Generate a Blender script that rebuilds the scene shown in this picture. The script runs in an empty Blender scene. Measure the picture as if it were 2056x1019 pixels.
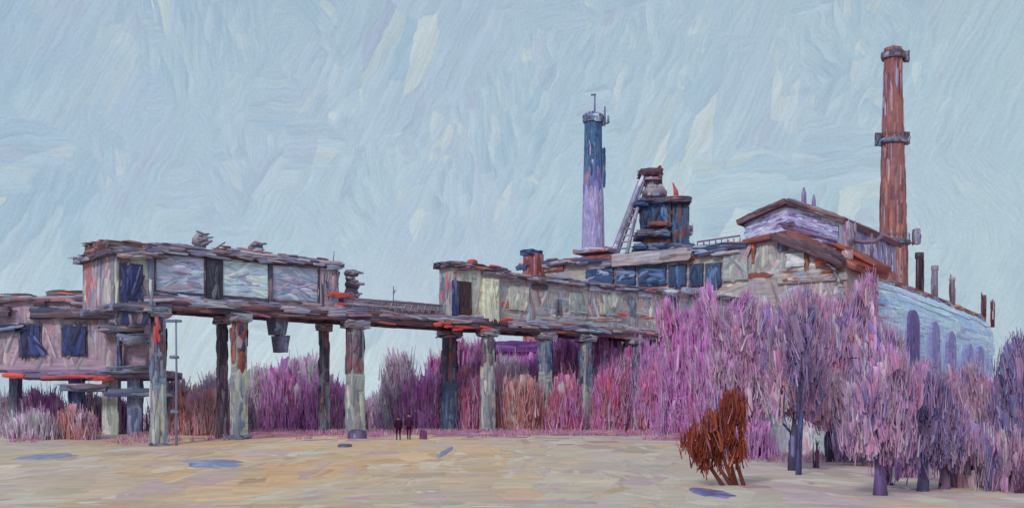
import bpy, math, random
from mathutils import Vector, noise
random.seed(7)
R = random.random
def U(a, b): return a + (b - a) * R()
rad = math.radians
sc = bpy.context.scene
COL = sc.collection

# ------------------------------------------------------------------ camera
EYE, F, HZ, CX = 2.4, 2204.0, 830.0, 1028.0      # eye height, focal length / horizon row / centre column in photo pixels
cam_d = bpy.data.cameras.new('camera'); cam = bpy.data.objects.new('camera', cam_d); COL.objects.link(cam)
cam.location = (0, 0, EYE); cam.rotation_euler = (rad(90), 0, 0)
cam_d.sensor_width = 36; cam_d.lens = 36 * F / 2056; cam_d.shift_y = (HZ - 509.5) / 2056
cam_d.clip_start = .5; cam_d.clip_end = 9000
sc.camera = cam
sc.view_settings.view_transform = 'Standard'; sc.view_settings.look = 'None'
sc.view_settings.exposure = 0.0; sc.view_settings.gamma = 1

def lin(c):
    return tuple((v / 255 / 12.92) if v / 255 <= .04045 else ((v / 255 + .055) / 1.055) ** 2.4 for v in c)

# ------------------------------------------------------------------ sky (world) : overcast, brushed cloud
SUN_EL, SUN_AZ = 35, 205       # elevation; compass azimuth (180 = behind the painter)
w = bpy.data.worlds.new('World'); sc.world = w; w.use_nodes = True
nt = w.node_tree; N = nt.nodes; L = nt.links
N.clear()
def nd(t, **k):
    n = N.new(t)
    for a, b in k.items(): setattr(n, a, b)
    return n
def inp(n, i, v):
    if hasattr(v, 'is_linked') or hasattr(v, 'links'): L.new(v, n.inputs[i])
    else: n.inputs[i].default_value = v
def M(op, a, b=0.0, c=None):
    n = nd('ShaderNodeMath', operation=op); inp(n, 0, a); inp(n, 1, b)
    if c is not None: inp(n, 2, c)
    return n.outputs[0]
def VM(op, a, b=None):
    n = nd('ShaderNodeVectorMath', operation=op); inp(n, 0, a)
    if b is not None: inp(n, 1, b)
    return n.outputs[0]
def mixc(f, a, b, mode='MIX'):
    n = nd('ShaderNodeMix', data_type='RGBA', blend_type=mode); inp(n, 0, f); inp(n, 6, a); inp(n, 7, b)
    return n.outputs[2]
def ramp(v, a, b, lo=0.0, hi=1.0):
    n = nd('ShaderNodeMapRange'); n.clamp = True
    inp(n, 0, v); inp(n, 1, a); inp(n, 2, b); inp(n, 3, lo); inp(n, 4, hi)
    return n.outputs[0]
def c4(c): return lin(c) + (1,)
tc = nd('ShaderNodeTexCoord'); sx = nd('ShaderNodeSeparateXYZ'); L.new(tc.outputs['Generated'], sx.inputs[0])
az = M('ARCTAN2', sx.outputs[0], sx.outputs[1]); el = M('ARCSINE', sx.outputs[2])
cb = nd('ShaderNodeCombineXYZ'); inp(cb, 0, az); inp(cb, 1, el); P = cb.outputs[0]
def noise_t(vec, scale, detail=2.0, rough=.5, dims='2D'):
    n = nd('ShaderNodeTexNoise', noise_dimensions=dims); inp(n, 'Vector', vec); inp(n, 'Scale', scale)
    inp(n, 'Detail', detail); inp(n, 'Roughness', rough); return n
def warp(vec, scale, amt, detail=2.0):
    n = noise_t(vec, scale, detail)
    d = VM('SUBTRACT', n.outputs['Color'], (.5, .5, .5)); s = nd('ShaderNodeVectorMath', operation='SCALE')
    inp(s, 0, d); s.inputs['Scale'].default_value = amt
    return VM('ADD', vec, s.outputs[0])
def strokes(vec, deg, length, width, seed):
    """random tone per brush stroke, painted light and shade of ridges, bristle streaks"""
    v = warp(warp(vec, 5, .012), 55, .007, 3.0)
    m = nd('ShaderNodeMapping', vector_type='TEXTURE'); inp(m, 'Vector', v)
    m.inputs['Rotation'].default_value = (0, 0, rad(deg)); m.inputs['Scale'].default_value = (length, width, 1)
    m.inputs['Location'].default_value = (seed * .13, seed * .07, 0)
    vo = nd('ShaderNodeTexVoronoi', voronoi_dimensions='2D', feature='F1'); inp(vo, 'Vector', m.outputs[0]); inp(vo, 'Scale', 1.0)
    s = nd('ShaderNodeSeparateColor'); L.new(vo.outputs['Color'], s.inputs[0])
    m2 = nd('ShaderNodeMapping'); inp(m2, 'Vector', m.outputs[0]); m2.inputs['Scale'].default_value = (.9, 6, 1)
    br = noise_t(m2.outputs[0], 1.0, 4.0, .65)
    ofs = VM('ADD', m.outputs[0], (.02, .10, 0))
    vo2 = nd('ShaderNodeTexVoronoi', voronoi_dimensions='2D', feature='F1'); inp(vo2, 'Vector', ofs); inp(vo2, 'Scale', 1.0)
    emb = M('SUBTRACT', vo2.outputs['Distance'], vo.outputs['Distance'])  # lit and shaded sides of stroke ridges, put into the sky colour
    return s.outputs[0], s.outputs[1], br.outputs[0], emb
big = noise_t(P, 3.2, 3.0, .55).outputs[0]
big2 = noise_t(VM('ADD', P, (3.1, 1.7, 0)), 7.5, 3.0, .6).outputs[0]
A1 = strokes(P, 64, .027, .0085, 1); A2 = strokes(P, 97, .024, .0080, 5); A3 = strokes(P, 12, .026, .0095, 9); A4 = strokes(P, 128, .022, .0085, 14)
selA = ramp(noise_t(P, 9, 4.0).outputs[0], .46, .54)
selB = ramp(noise_t(VM('ADD', P, (5, 2, 0)), 9, 4.0).outputs[0], .57, .60)
selC = ramp(noise_t(VM('ADD', P, (2, 8, 0)), 8, 4.0).outputs[0], .56, .60)
def lerp_(a, b, f): return M('ADD', M('MULTIPLY', a, M('SUBTRACT', 1.0, f)), M('MULTIPLY', b, f))
def pick(i): return lerp_(lerp_(lerp_(A1[i], A2[i], selA), A3[i], selB), A4[i], selC)
A5 = strokes(P, 62, .055, .018, 21); A6 = strokes(P, 4, .05, .014, 27)
selD = ramp(noise_t(VM('ADD', P, (11, 3, 0)), 6, 4.0).outputs[0], .49, .53)
selE = ramp(noise_t(VM('ADD', P, (4, 13, 0)), 7, 4.0).outputs[0], .60, .63)
pick0 = pick
def pick(i): return lerp_(lerp_(pick0(i), A5[i], selD), A6[i], selE)
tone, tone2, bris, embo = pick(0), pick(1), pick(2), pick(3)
rawm = ramp(noise_t(VM('ADD', P, (7, 7, 0)), 6, 4.0, .6).outputs[0], .40, .60, .25, 1.0)      # where the brush was loaded
grain = noise_t(P, 420, 3.0, .7).outputs[0]
base = mixc(ramp(el, .0, .16), c4((200, 215, 222)), c4((172, 195, 208)))
base = mixc(ramp(el, .12, .40), base, c4((162, 184, 200)))
base = mixc(M('MULTIPLY', ramp(big, .50, .70), .6), base, c4((171, 186, 206)))
base = mixc(M('MULTIPLY', ramp(az, .05, .42), .6), base, c4((172, 193, 202)))
base = mixc(M('MULTIPLY', ramp(az, -.2, -.48), .35), base, c4((150, 178, 204)))
base = mixc(M('MULTIPLY', M('MULTIPLY', ramp(tone, .58, .98), .34), rawm), base, c4((193, 209, 217)))
base = mixc(M('MULTIPLY', M('MULTIPLY', ramp(tone, .36, .04), .34), rawm), base, c4((138, 167, 190)))
base = mixc(M('MULTIPLY', M('MULTIPLY', ramp(tone2, .88, .97), .5), rawm), base, c4((203, 211, 204)))
base = mixc(M('MULTIPLY', M('MULTIPLY', ramp(tone2, .12, .03), .4), rawm), base, c4((166, 170, 194)))
base = mixc(M('MULTIPLY', ramp(big2, .57, .74), .32), base, c4((140, 169, 191)))
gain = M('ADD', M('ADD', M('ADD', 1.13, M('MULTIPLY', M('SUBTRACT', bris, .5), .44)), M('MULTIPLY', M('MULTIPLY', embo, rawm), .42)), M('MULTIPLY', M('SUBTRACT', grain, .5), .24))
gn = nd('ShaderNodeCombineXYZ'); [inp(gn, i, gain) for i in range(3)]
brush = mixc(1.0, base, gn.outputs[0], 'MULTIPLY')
sky = nd('ShaderNodeTexSky', sky_type='NISHITA'); sky.sun_disc = False
sky.sun_elevation = rad(SUN_EL); sky.sun_rotation = rad(SUN_AZ); sky.dust_density = 4; sky.air_density = 1.0
ns = nd('ShaderNodeVectorMath', operation='SCALE'); L.new(sky.outputs[0], ns.inputs[0]); ns.inputs['Scale'].default_value = .09
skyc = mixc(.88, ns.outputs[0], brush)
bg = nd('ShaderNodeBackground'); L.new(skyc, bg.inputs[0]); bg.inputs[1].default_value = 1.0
ow = nd('ShaderNodeOutputWorld'); L.new(bg.outputs[0], ow.inputs[0])

sd = bpy.data.lights.new('sun', 'SUN'); sun = bpy.data.objects.new('sun', sd); COL.objects.link(sun)
sd.energy = 1.5; sd.angle = rad(12); sd.color = (1, .965, .92)
_a = rad(SUN_AZ)
sv = Vector((math.sin(_a) * math.cos(rad(SUN_EL)), math.cos(_a) * math.cos(rad(SUN_EL)), math.sin(rad(SUN_EL))))
sun.rotation_euler = sv.to_track_quat('Z', 'Y').to_euler()

# ------------------------------------------------------------------ materials (procedural; brushed paint / plaster)
def paint_mat(name, rough=.6, spec=.25, streak=.22, bump=.6, dist=.07, mott=.16):
    m = bpy.data.materials.new(name); m.use_nodes = True
    t = m.node_tree; n = t.nodes; l = t.links; b = n['Principled BSDF']
    b.inputs['Roughness'].default_value = rough; b.inputs['Specular IOR Level'].default_value = spec
    at = n.new('ShaderNodeAttribute'); at.attribute_name = 'Col'
    uv = n.new('ShaderNodeUVMap'); uv.uv_map = 'UVMap'
    mp = n.new('ShaderNodeMapping'); mp.inputs['Scale'].default_value = (.22, 4.2, 1); l.new(uv.outputs[0], mp.inputs[0])
    no = n.new('ShaderNodeTexNoise'); no.noise_dimensions = '2D'; no.inputs['Scale'].default_value = 1; no.inputs['Detail'].default_value = 3
    l.new(mp.outputs[0], no.inputs[0])
    geo = n.new('ShaderNodeTexCoord'); n2 = n.new('ShaderNodeTexNoise'); n2.inputs['Scale'].default_value = 1.1; n2.inputs['Detail'].default_value = 4
    l.new(geo.outputs['Object'], n2.inputs[0])
    def mr(src, lo, hi):
        r = n.new('ShaderNodeMapRange'); r.inputs[1].default_value = .28; r.inputs[2].default_value = .72
        r.inputs[3].default_value = lo; r.inputs[4].default_value = hi; l.new(src, r.inputs[0]); return r.outputs[0]
    k = n.new('ShaderNodeMath'); k.operation = 'MULTIPLY'
    l.new(mr(no.outputs[0], 1 - streak, 1 + streak), k.inputs[0]); l.new(mr(n2.outputs[0], 1 - mott, 1 + mott), k.inputs[1])
    vm = n.new('ShaderNodeVectorMath'); vm.operation = 'SCALE'; l.new(at.outputs['Color'], vm.inputs[0]); l.new(k.outputs[0], vm.inputs['Scale'])
    l.new(vm.outputs[0], b.inputs['Base Color'])
    bp = n.new('ShaderNodeBump'); bp.inputs['Strength'].default_value = bump; bp.inputs['Distance'].default_value = dist
    l.new(no.outputs[0], bp.inputs['Height']); l.new(bp.outputs[0], b.inputs['Normal'])
    return m
MW = paint_mat('weathered_plaster'); MC = paint_mat('stained_concrete', .75, .15)
MM = paint_mat('flaking_metal_paint', .5, .3); MF = paint_mat('twigs_and_leaves', .85, .03, .26, .3, .03)
for _m in (MF,):                                   # thin twigs and leaves let light through
    _t = _m.node_tree; _b = _t.nodes['Principled BSDF']; _o = [q for q in _t.nodes if q.type == 'OUTPUT_MATERIAL'][0]
    _tr = _t.nodes.new('ShaderNodeBsdfTranslucent'); _mx = _t.nodes.new('ShaderNodeMixShader'); _mx.inputs[0].default_value = .55
    _t.links.new(_b.inputs['Base Color'].links[0].from_socket, _tr.inputs[0]); _t.links.new(_b.outputs[0], _mx.inputs[1]); _t.links.new(_tr.outputs[0], _mx.inputs[2]); _t.links.new(_mx.outputs[0], _o.inputs[0])
MB_ = paint_mat('bark', .8, .1); MG = paint_mat('thawing_soil', .9, .05, .07, .3, .03, .10)
MR = paint_mat('rusty_roofing', .65, .2); MP = paint_mat('wet_ice', .35, .4, .3, .2, .02); MCL = paint_mat('cloth_and_skin', .8, .1, .15, .1, .01)
GA = 1.55                                            # picture value -> albedo

# ------------------------------------------------------------------ mesh builder
class MB:
    def __init__(s): s.v = []; s.f = []; s.c = []; s.uv = []; s.sm = []
    def add(s, vs, fs, cols, uvs, smooth=False):
        o = len(s.v); s.v += vs; s.c += cols; s.uv += uvs
        s.f += [tuple(i + o for i in f) for f in fs]; s.sm += [smooth] * len(fs)
    def hexa(s, p, col):
        """p: 8 corners, bottom loop 0-3 then top loop 4-7; six faces with own corners"""
        fs = [(0, 3, 2, 1), (4, 5, 6, 7), (0, 1, 5, 4), (1, 2, 6, 5), (2, 3, 7, 6), (3, 0, 4, 7)]
        for f in fs:
            q = [Vector(p[i]) for i in f]
            a = (q[1] - q[0]).length; b = (q[3] - q[0]).length; o = U(0, 9)
            s.add([tuple(x) for x in q], [(0, 1, 2, 3)], [alb(jit(col, .04))] * 4, [(o, o), (o + a, o), (o + a, o + b), (o, o + b)])
    def box(s, x0, x1, y0, y1, z0, z1, col):
        s.hexa([(x0, y0, z0), (x1, y0, z0), (x1, y1, z0), (x0, y1, z0), (x0, y0, z1), (x1, y0, z1), (x1, y1, z1), (x0, y1, z1)], col)
    def prism(s, poly, y0, y1, col):
        n = len(poly); c = alb(col)
        vs = [(x, y0, z) for x, z in poly] + [(x, y1, z) for x, z in poly]
        s.add(vs, [tuple(range(n)), tuple(reversed(range(n, 2 * n)))] , [c] * 2 * n, [(a[0] * .8, a[2] * .8) for a in vs])
        for i in range(n):
            j = (i + 1) % n; q = [vs[i], vs[n + i], vs[n + j], vs[j]]
            s.add(q, [(0, 1, 2, 3)], [c] * 4, [(0, 0), (abs(y1 - y0), 0), (abs(y1 - y0), 3), (0, 3)])
    def tube(s, pts, rs, seg=7, col=(90, 80, 90), cap=True):
        vs = []; cs = []; uvs = []; fs = []; o = U(0, 50); acc = 0
        n = len(pts); pts = [Vector(p) for p in pts]
        for i, p in enumerate(pts):
            t = (pts[min(i + 1, n - 1)] - pts[max(i - 1, 0)]).normalized()
            a = t.orthogonal().normalized() if abs(t.z) < .95 else Vector((1, 0, 0)); b = t.cross(a).normalized(); a = b.cross(t)
            if i: acc += (p - pts[i - 1]).length
            for k in range(seg):
                th = 2 * math.pi * k / seg
                q = p + (a * math.cos(th) + b * math.sin(th)) * rs[i]
                vs.append(tuple(q)); cs.append(alb(jit(col, .07))); uvs.append((o + acc * .8, k / seg + o))
        for i in range(n - 1):
            for k in range(seg):
                k2 = (k + 1) % seg
                fs.append((i * seg + k, i * seg + k2, (i + 1) * seg + k2, (i + 1) * seg + k))
        if cap: fs += [tuple(reversed(range(seg))), tuple(range((n - 1) * seg, n * seg))]
        s.add(vs, fs, cs, uvs, True)
    def lathe(s, prof, cx=0, cy=0, seg=18, col=(120, 100, 110)):
        s.tube([(cx, cy, z) for r, z in prof], [r for r, z in prof], seg, col)
    def stroke(s, c, t, n, Ln, Wd, th, col, bend=0.0, mixcol=None):
        """one thick dab of paint / plaster lying on a surface (normal n, running along t)"""
        c = Vector(c); t = Vector(t).normalized(); n = Vector(n).normalized(); b = n.cross(t)
        m, k = 4, 3; vs = []; cs = []; uvs = []; o1, o2 = U(0, 90), U(0, 90)
        e0 = [U(-.12, .10) for _ in range(k + 1)]; e1 = [U(-.12, .10) for _ in range(k + 1)]
        hp = [-.25, .9, 1.0, -.25]; w0 = U(.75, 1.1); w1 = U(.6, 1.1)
        vc = [alb(jit(mixcol if (mixcol and R() < .35) else col, .06)) for _ in range(k + 1)]
        for i in range(m + 1):
            f = i / m; ws = (w0 * (1 - f) + w1 * f) * (1 if 0 < i < m else .72)
            for j in range(k + 1):
                x = (f - .5) * Ln + (e0[j] * Ln if i == 0 else e1[j] * Ln if i == m else 0)
                y = (j / k - .5) * Wd * ws + bend * (x * x) / max(Ln, .01) + U(-.04, .04) * Wd
                h = hp[j] * th * (1 if 0 < i < m else .15) * U(.7, 1.15)
                vs.append(tuple(c + t * x + b * y + n * h)); cs.append(vc[j]); uvs.append((o1 + x / Wd, o2 + j / k))
        fs = [(i * (k + 1) + j, (i + 1) * (k + 1) + j, (i + 1) * (k + 1) + j + 1, i * (k + 1) + j + 1) for i in range(m) for j in range(k)]
        s.add(vs, fs, cs, uvs, True)
    def smear(s, x, y, ang, Ln, Wd, th, col, zf):
        """a dab that follows the ground surface zf(x, y)"""
        ca, sa = math.cos(ang), math.sin(ang); m, k = 7, 3; vs = []; cs = []; uvs = []; o1, o2 = U(0, 90), U(0, 90)
        e0 = [U(-.12, .1) for _ in range(k + 1)]; e1 = [U(-.12, .1) for _ in range(k + 1)]; hp = [0, .9, 1, 0]; c_ = [alb(jit(col, .03)) for _ in range(k + 1)]; bd = U(-.12, .12)
        for i in range(m + 1):
            f = i / m - .5
            for j in range(k + 1):
                a = f * Ln + (e0[j] * Ln if i == 0 else e1[j] * Ln if i == m else 0); b = (j / k - .5) * Wd * U(.85, 1.1) * (.6 if i in (0, m) else 1) + bd * Ln * f * f
                X, Y = x + a * ca - b * sa, y + a * sa + b * ca
                vs.append((X, Y, zf(X, Y) + .006 + th * hp[j] * (1 if 0 < i < m else 0))); cs.append(c_[j]); uvs.append((o1 + a / Wd, o2 + j / k))
        s.add(vs, [(i * (k + 1) + j, (i + 1) * (k + 1) + j, (i + 1) * (k + 1) + j + 1, i * (k + 1) + j + 1) for i in range(m) for j in range(k)], cs, uvs, True)
    def dab(s, c, t, Ln, Wd, th, col, yaw=None, mixcol=None):
        """a free, leaf-like clump: flattened spindle with depth"""
        c = Vector(c); t = Vector(t).normalized(); a = Vector((math.cos(yaw), math.sin(yaw), 0)) if yaw is not None else Vector((U(-1, 1), U(-1, 1), U(-.3, .3)))
        a = (a - t * a.dot(t)).normalized(); b = t.cross(a); vs = []; cs = []; uvs = []; fs = []; o = U(0, 90)
        ws = [U(.6, .95), U(.9, 1.1), U(.9, 1.1), U(.5, .95)]; bx = U(-.15, .15) * Wd
        c1 = alb(jit(col, .05)); c2 = alb(jit(mixcol or col, .05))
        for i in range(4):
            x = (i / 3 - .5) * Ln; g = ws[i]; mid = c + t * x + a * (bx if i in (1, 2) else 0)
            for q, (p, r) in enumerate(((1, 0), (0, 1), (-1, 0), (0, -1))):
                vs.append(tuple(mid + a * (p * Wd * .5 * g) + b * (r * th * .5 * g) + t * U(-.13, .13) * Ln))
                cs.append(c2 if q == 2 else c1); uvs.append((o + x / Wd, o + (p + 1) / 2))
        for i in range(3):
            for q in range(4):
                r = (q + 1) % 4; fs.append((i * 4 + q, i * 4 + r, i * 4 + 4 + r, i * 4 + 4 + q))
        fs += [(3, 2, 1, 0), (12, 13, 14, 15)]
        s.add(vs, fs, cs, uvs, False)
    def twig(s, c, t, Ln, Wd, col, r2=.3):
        """one fine twig: tapering three-sided sliver"""
        tx, ty, tz = t; l = math.sqrt(tx * tx + ty * ty + tz * tz); tx, ty, tz = tx / l * Ln, ty / l * Ln, tz / l * Ln
        th = U(0, 2.1); o = U(0, 50); g = len(s.v); h = Wd * .5; cx, cy, cz = c[0] - tx / 2, c[1] - ty / 2, c[2] - tz / 2
        for q in (0, 1):
            r = h if q == 0 else h * r2
            for i in range(3):
                a = th + i * 2.0944; s.v.append((cx + tx * q + math.cos(a) * r, cy + ty * q + math.sin(a) * r, cz + tz * q)); s.uv.append((o + q * 3, o + i / 3))
        s.c += [col] * 6; s.f += [(g, g + 1, g + 4, g + 3), (g + 1, g + 2, g + 5, g + 4), (g + 2, g, g + 3, g + 5)]; s.sm += [True] * 3
    def paint(s, o, Uv, Vv, pal, Ls, Ws, cov=1.6, dirn='u', th=.05, over=.08, nrm=None, tilt=12):
        """cover the parallelogram o + Uv*a + Vv*b with dabs; dirn u/v/mix"""
        o = Vector(o); Uv = Vector(Uv); Vv = Vector(Vv); lu, lv = Uv.length, Vv.length
        n = nrm if nrm is not None else Uv.cross(Vv).normalized()
        Ls *= .9; Ws *= 1.3; th *= 1.5; tilt *= 1.3; over *= 1.6
        cnt = max(2, int(lu * lv * cov / (Ls * Ws)))
        for _ in range(cnt):
            d = dirn if dirn != 'mix' else ('u' if R() < .5 else 'v')
            ax, la, lb = (Uv, lu, lv) if d == 'u' else (Vv, lv, lu)
            ln = min(Ls * U(.6, 1.4), la * 1.04); wd = min(Ws * U(.6, 1.4), lb * .95)
            ra = max(0, .5 - (ln / 2 - over * ln) / la); rb = max(0, .5 - (wd / 2 - over * wd) / lb)
            fa, fb = .5 + U(-ra, ra), .5 + U(-rb, rb)
            p = o + (Uv * fa + Vv * fb if d == 'u' else Uv * fb + Vv * fa)
            t = ax.normalized(); t = t + n.cross(t) * math.tan(rad(random.gauss(0, tilt) * min(1, lb / la * 1.5)))
            s.stroke(p, t, n, ln, wd, th * U(.5, 1.4), pick_c(pal), U(-.05, .05), pick_c(pal))
    def accents(s, p, q, n, pal, cnt, Ls, Ws, spread, th=.1):
        """loose dabs strung along an edge p-q"""
        p, q = Vector(p), Vector(q); d = (q - p).normalized(); b = Vector(n).cross(d)
        for _ in range(int(cnt * .62)):
            s.stroke(p.lerp(q, R()) + b * random.gauss(0, spread), d + b * random.gauss(0, .07), n, Ls * U(.5, 1.5), Ws * U(.6, 1.3), th, pick_c(pal), U(-.08, .08), pick_c(pal))
    def slab(s, x0, x1, y0, y1, z0, z1, pal, Ls, Ws, cov=1.6, dirn='u', th=.05, faces='flrt', over=.08):
        """box in local frame (x along, y back, z up) with dabs on chosen faces"""
        s.box(x0, x1, y0, y1, z0, z1, pick_c(pal, True))
        a, b, c = x1 - x0, y1 - y0, z1 - z0
        k = dict(Ls=Ls, Ws=Ws, cov=cov, dirn=dirn, th=th, over=over)
        if 'f' in faces: s.paint((x0, y0, z0), (a, 0, 0), (0, 0, c), pal, **k)
        if 'l' in faces: s.paint((x0, y1, z0), (0, -b, 0), (0, 0, c), pal, **k)
        if 'r' in faces: s.paint((x1, y0, z0), (0, b, 0), (0, 0, c), pal, **k)
        if 't' in faces: s.paint((x0, y0, z1), (a, 0, 0), (0, b, 0), pal, **k)
        if 'b' in faces: s.paint((x0, y1, z0), (a, 0, 0), (0, -b, 0), pal, **k)
    def build(s, name, mat, parent=None, off=(0, 0, 0)):
        me = bpy.data.meshes.new(name); ox, oy, oz = off
        me.from_pydata([(x - ox, y - oy, z - oz) for x, y, z in s.v], [], s.f)
        at = me.color_attributes.new('Col', 'FLOAT_COLOR', 'POINT')
        at.data.foreach_set('color', [q for c in s.c for q in (c[0], c[1], c[2], 1.0)])
        uvl = me.uv_layers.new(name='UVMap'); buf = []
        for p in me.loops: buf += s.uv[p.vertex_index]
        uvl.data.foreach_set('uv', buf)
        me.polygons.foreach_set('use_smooth', s.sm); me.materials.append(mat); me.update()
        ob = bpy.data.objects.new(name, me); COL.objects.link(ob)
        if parent is not None: ob.parent = parent
        return ob
def jit(c, a):
    g = 1 + random.gauss(0, a); return tuple(max(2, min(250, v * g * (1 + random.gauss(0, a * .35)))) for v in c)
def alb(c): return tuple(min(.88, v * GA) for v in lin(c))
def pick_c(pal, first=False):
    if first: return pal[0][0]
    t = sum(w for _, w in pal); r = R() * t
    for c, w in pal:
        r -= w
        if r <= 0: return c
    return pal[0][0]

# ------------------------------------------------------------------ frames, things
class Frame:
    def __init__(s, px, d, deg):
        s.o = ((px - CX) / F * d, d); s.a = rad(deg); s.u = (math.cos(s.a), math.sin(s.a)); s.b = (-math.sin(s.a), math.cos(s.a))
    def s(s, px, w=0.0):
        k = (px - CX) / F
        return (k * (s.o[1] + w * s.b[1]) - (s.o[0] + w * s.b[0])) / (s.u[0] - k * s.u[1])
    def d(s, x, w=0.0): return s.o[1] + x * s.u[1] + w * s.b[1]
    def z(s, px, py, w=0.0): return EYE + (HZ - py) / F * s.d(s.s(px, w), w)
    def wd(s, px, x):     # how far back (w) the ray of column px meets the end face at local x
        k = (px - CX) / F; ox, oy = s.o[0] + x * s.u[0], s.o[1] + x * s.u[1]
        return (k * oy - ox) / (s.b[0] - k * s.b[1])
    def world(s, x, w): return (s.o[0] + x * s.u[0] + w * s.b[0], s.o[1] + x * s.u[1] + w * s.b[1])
def tag(o, label, cat, group=None):
    o['label'] = label; o['category'] = cat
    if group: o['group'] = group
    return o
class Thing:
    def __init__(s, name, label, cat, fr=None, at=(0, 0, 0), group=None, rz=0.0):
        e = bpy.data.objects.new(name, None); COL.objects.link(e); s.e = e; e.empty_display_size = .5
        if fr: x, y = fr.world(at[0], at[1]); e.location = (x, y, at[2]); e.rotation_euler = (0, 0, fr.a); s.off = at
        else: e.location = at; e.rotation_euler = (0, 0, rz); s.off = (0, 0, 0)
        tag(e, label, cat, group)
    def part(s, name, mb, mat, parent=None, label=None):
        o = mb.build(name, mat, parent if parent is not None else s.e, s.off)
        if label: o['label'] = label
        return o
def smooth(t): t = max(0, min(1, t)); return t * t * (3 - 2 * t)
DROP = [(0, 2.1), (20, 2.15), (36, 2.75), (60, 2.5), (90, 2.02), (135, 2.1), (320, 2.3), (9000, 2.4)]
def ground(x, y):
    d = max(y, 0); dr = DROP[-1][1]
    for (a, p), (b, q) in zip(DROP, DROP[1:]):
        if a <= d <= b: dr = p + (q - p) * smooth((d - a) / (b - a)); break
    dr += 1.0 * math.exp(-((x + 31) ** 2 + (y - 90) ** 2) / 90)
    near = 1 if abs(x) < 200 and 0 < y < 300 else 0
    return EYE - dr + near * .10 * noise.noise(Vector((x * .09, y * .06, 0)))
def pt(px, d): return ((px - CX) / F * d, d)

# ------------------------------------------------------------------ palettes (sRGB as painted)
GREYV = [((126, 116, 130), 3), ((144, 134, 142), 2), ((106, 100, 126), 2), ((150, 120, 130), 1.5), ((118, 124, 148), 2.2), ((172, 168, 166), .8), ((172, 92, 92), .25)]
LILAC = [((140, 148, 172), 3), ((160, 168, 188), 2.5), ((120, 122, 152), 1.5), ((158, 140, 152), 1), ((128, 116, 140), 1)]
DARK = [((74, 64, 78), 3), ((92, 78, 88), 2), ((60, 58, 82), 2), ((106, 86, 92), 1.4), ((100, 98, 124), 1.6), ((138, 126, 142), .8)]
BROWN = [((96, 72, 76), 3), ((114, 84, 82), 2), ((78, 60, 70), 2), ((130, 98, 96), 1.2), ((110, 98, 122), 1.4), ((150, 132, 140), .6), ((176, 84, 76), .3)]
RUST = [((122, 72, 66), 3), ((108, 60, 60), 2), ((138, 88, 78), 1.5), ((92, 58, 64), 1.5), ((190, 92, 68), .3), ((134, 112, 118), .8)]
REDS = [((190, 74, 70), 2.5), ((170, 80, 82), 2), ((156, 96, 104), 2), ((130, 104, 122), 1.2)]
CONC = [((136, 140, 140), 3), ((150, 150, 146), 2), ((116, 122, 132), 2), ((128, 112, 118), 1), ((158, 160, 150), 1)]
PALE = [((160, 160, 154), 3), ((176, 178, 170), 2), ((150, 148, 146), 2), ((164, 142, 138), 1)]
NAVY = [((44, 50, 92), 3), ((56, 62, 106), 2), ((40, 40, 70), 2), ((72, 78, 124), 1)]
BLUEW = [((50, 70, 106), 3), ((40, 56, 90), 2), ((78, 102, 138), 1.5), ((36, 46, 72), 1.5), ((96, 108, 140), .7)]
SLATE = [((92, 102, 126), 3), ((108, 116, 136), 2), ((76, 84, 110), 2), ((122, 126, 142), 1)]
SKYBL = [((156, 180, 212), 3), ((168, 190, 217), 2.5), ((144, 166, 204), 2), ((182, 198, 216), 1.2), ((152, 150, 184), .6), ((158, 130, 140), .2)]
MAUVEW = [((142, 122, 136), 3), ((128, 108, 128), 2), ((156, 138, 146), 2), ((150, 112, 120), 1), ((134, 130, 150), 1)]
STONE = [((142, 134, 138), 3), ((128, 120, 128), 2), ((154, 148, 150), 2), ((136, 106, 106), 1), ((148, 150, 162), 1.6), ((118, 128, 146), 1.2), ((168, 166, 152), .8), ((176, 100, 84), .25)]

# ------------------------------------------------------------------ ground
def gcol(x, y):
    px = CX + x / max(y, 5) * F
    py = HZ + (EYE - ground(x, y)) / max(y, 5) * F
    a = noise.noise(Vector((x * .11, y * .05, 7))); b = noise.noise(Vector((x * .35 + 9, y * .12, 2)))
    c = Vector((167, 153, 139))
    och = math.exp(-(((px - 600) / 400) ** 2)) * (.55 + .6 * a + .35 * b)
    c = c.lerp(Vector((186, 140, 100)), max(0, min(.95, och * 1.15)))
    c = c.lerp(Vector((150, 137, 138)), max(0, min(.6, .5 * b + .25 * a)))
    c = c.lerp(Vector((174, 164, 150)), max(0, min(.6, -.8 * b)))
    c = c.lerp(Vector((164, 142, 146)), max(0, min(.6, (px - 1350) / 500 * (.5 + b))))
    if y > 104: c = c.lerp(Vector((160, 116, 136)), min(.75, (y - 104) / 26))
    return tuple(c)
g = MB()
def axis(lims):
    o = []
    for a, b, n in lims: o += [a + (b - a) * i / n for i in range(n)]
    return o + [lims[-1][1]]
xs = axis([(-6000, -600, 4), (-600, -120, 8), (-120, 120, 96), (120, 600, 8), (600, 6000, 4)])
ys = axis([(-300, 0, 3), (0, 16, 4), (16, 150, 110), (150, 400, 20), (400, 8000, 8)])
vs = [(x, y, ground(x, y)) for y in ys for x in xs]; nx = len(xs)
g.add(vs, [(j * nx + i, j * nx + i + 1, (j + 1) * nx + i + 1, (j + 1) * nx + i) for j in range(len(ys) - 1) for i in range(nx - 1)],
      [alb(gcol(v[0], v[1])) for v in vs], [(v[0] * .25 + v[1] * .02, v[1] * .05) for v in vs], True)
import bisect
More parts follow.
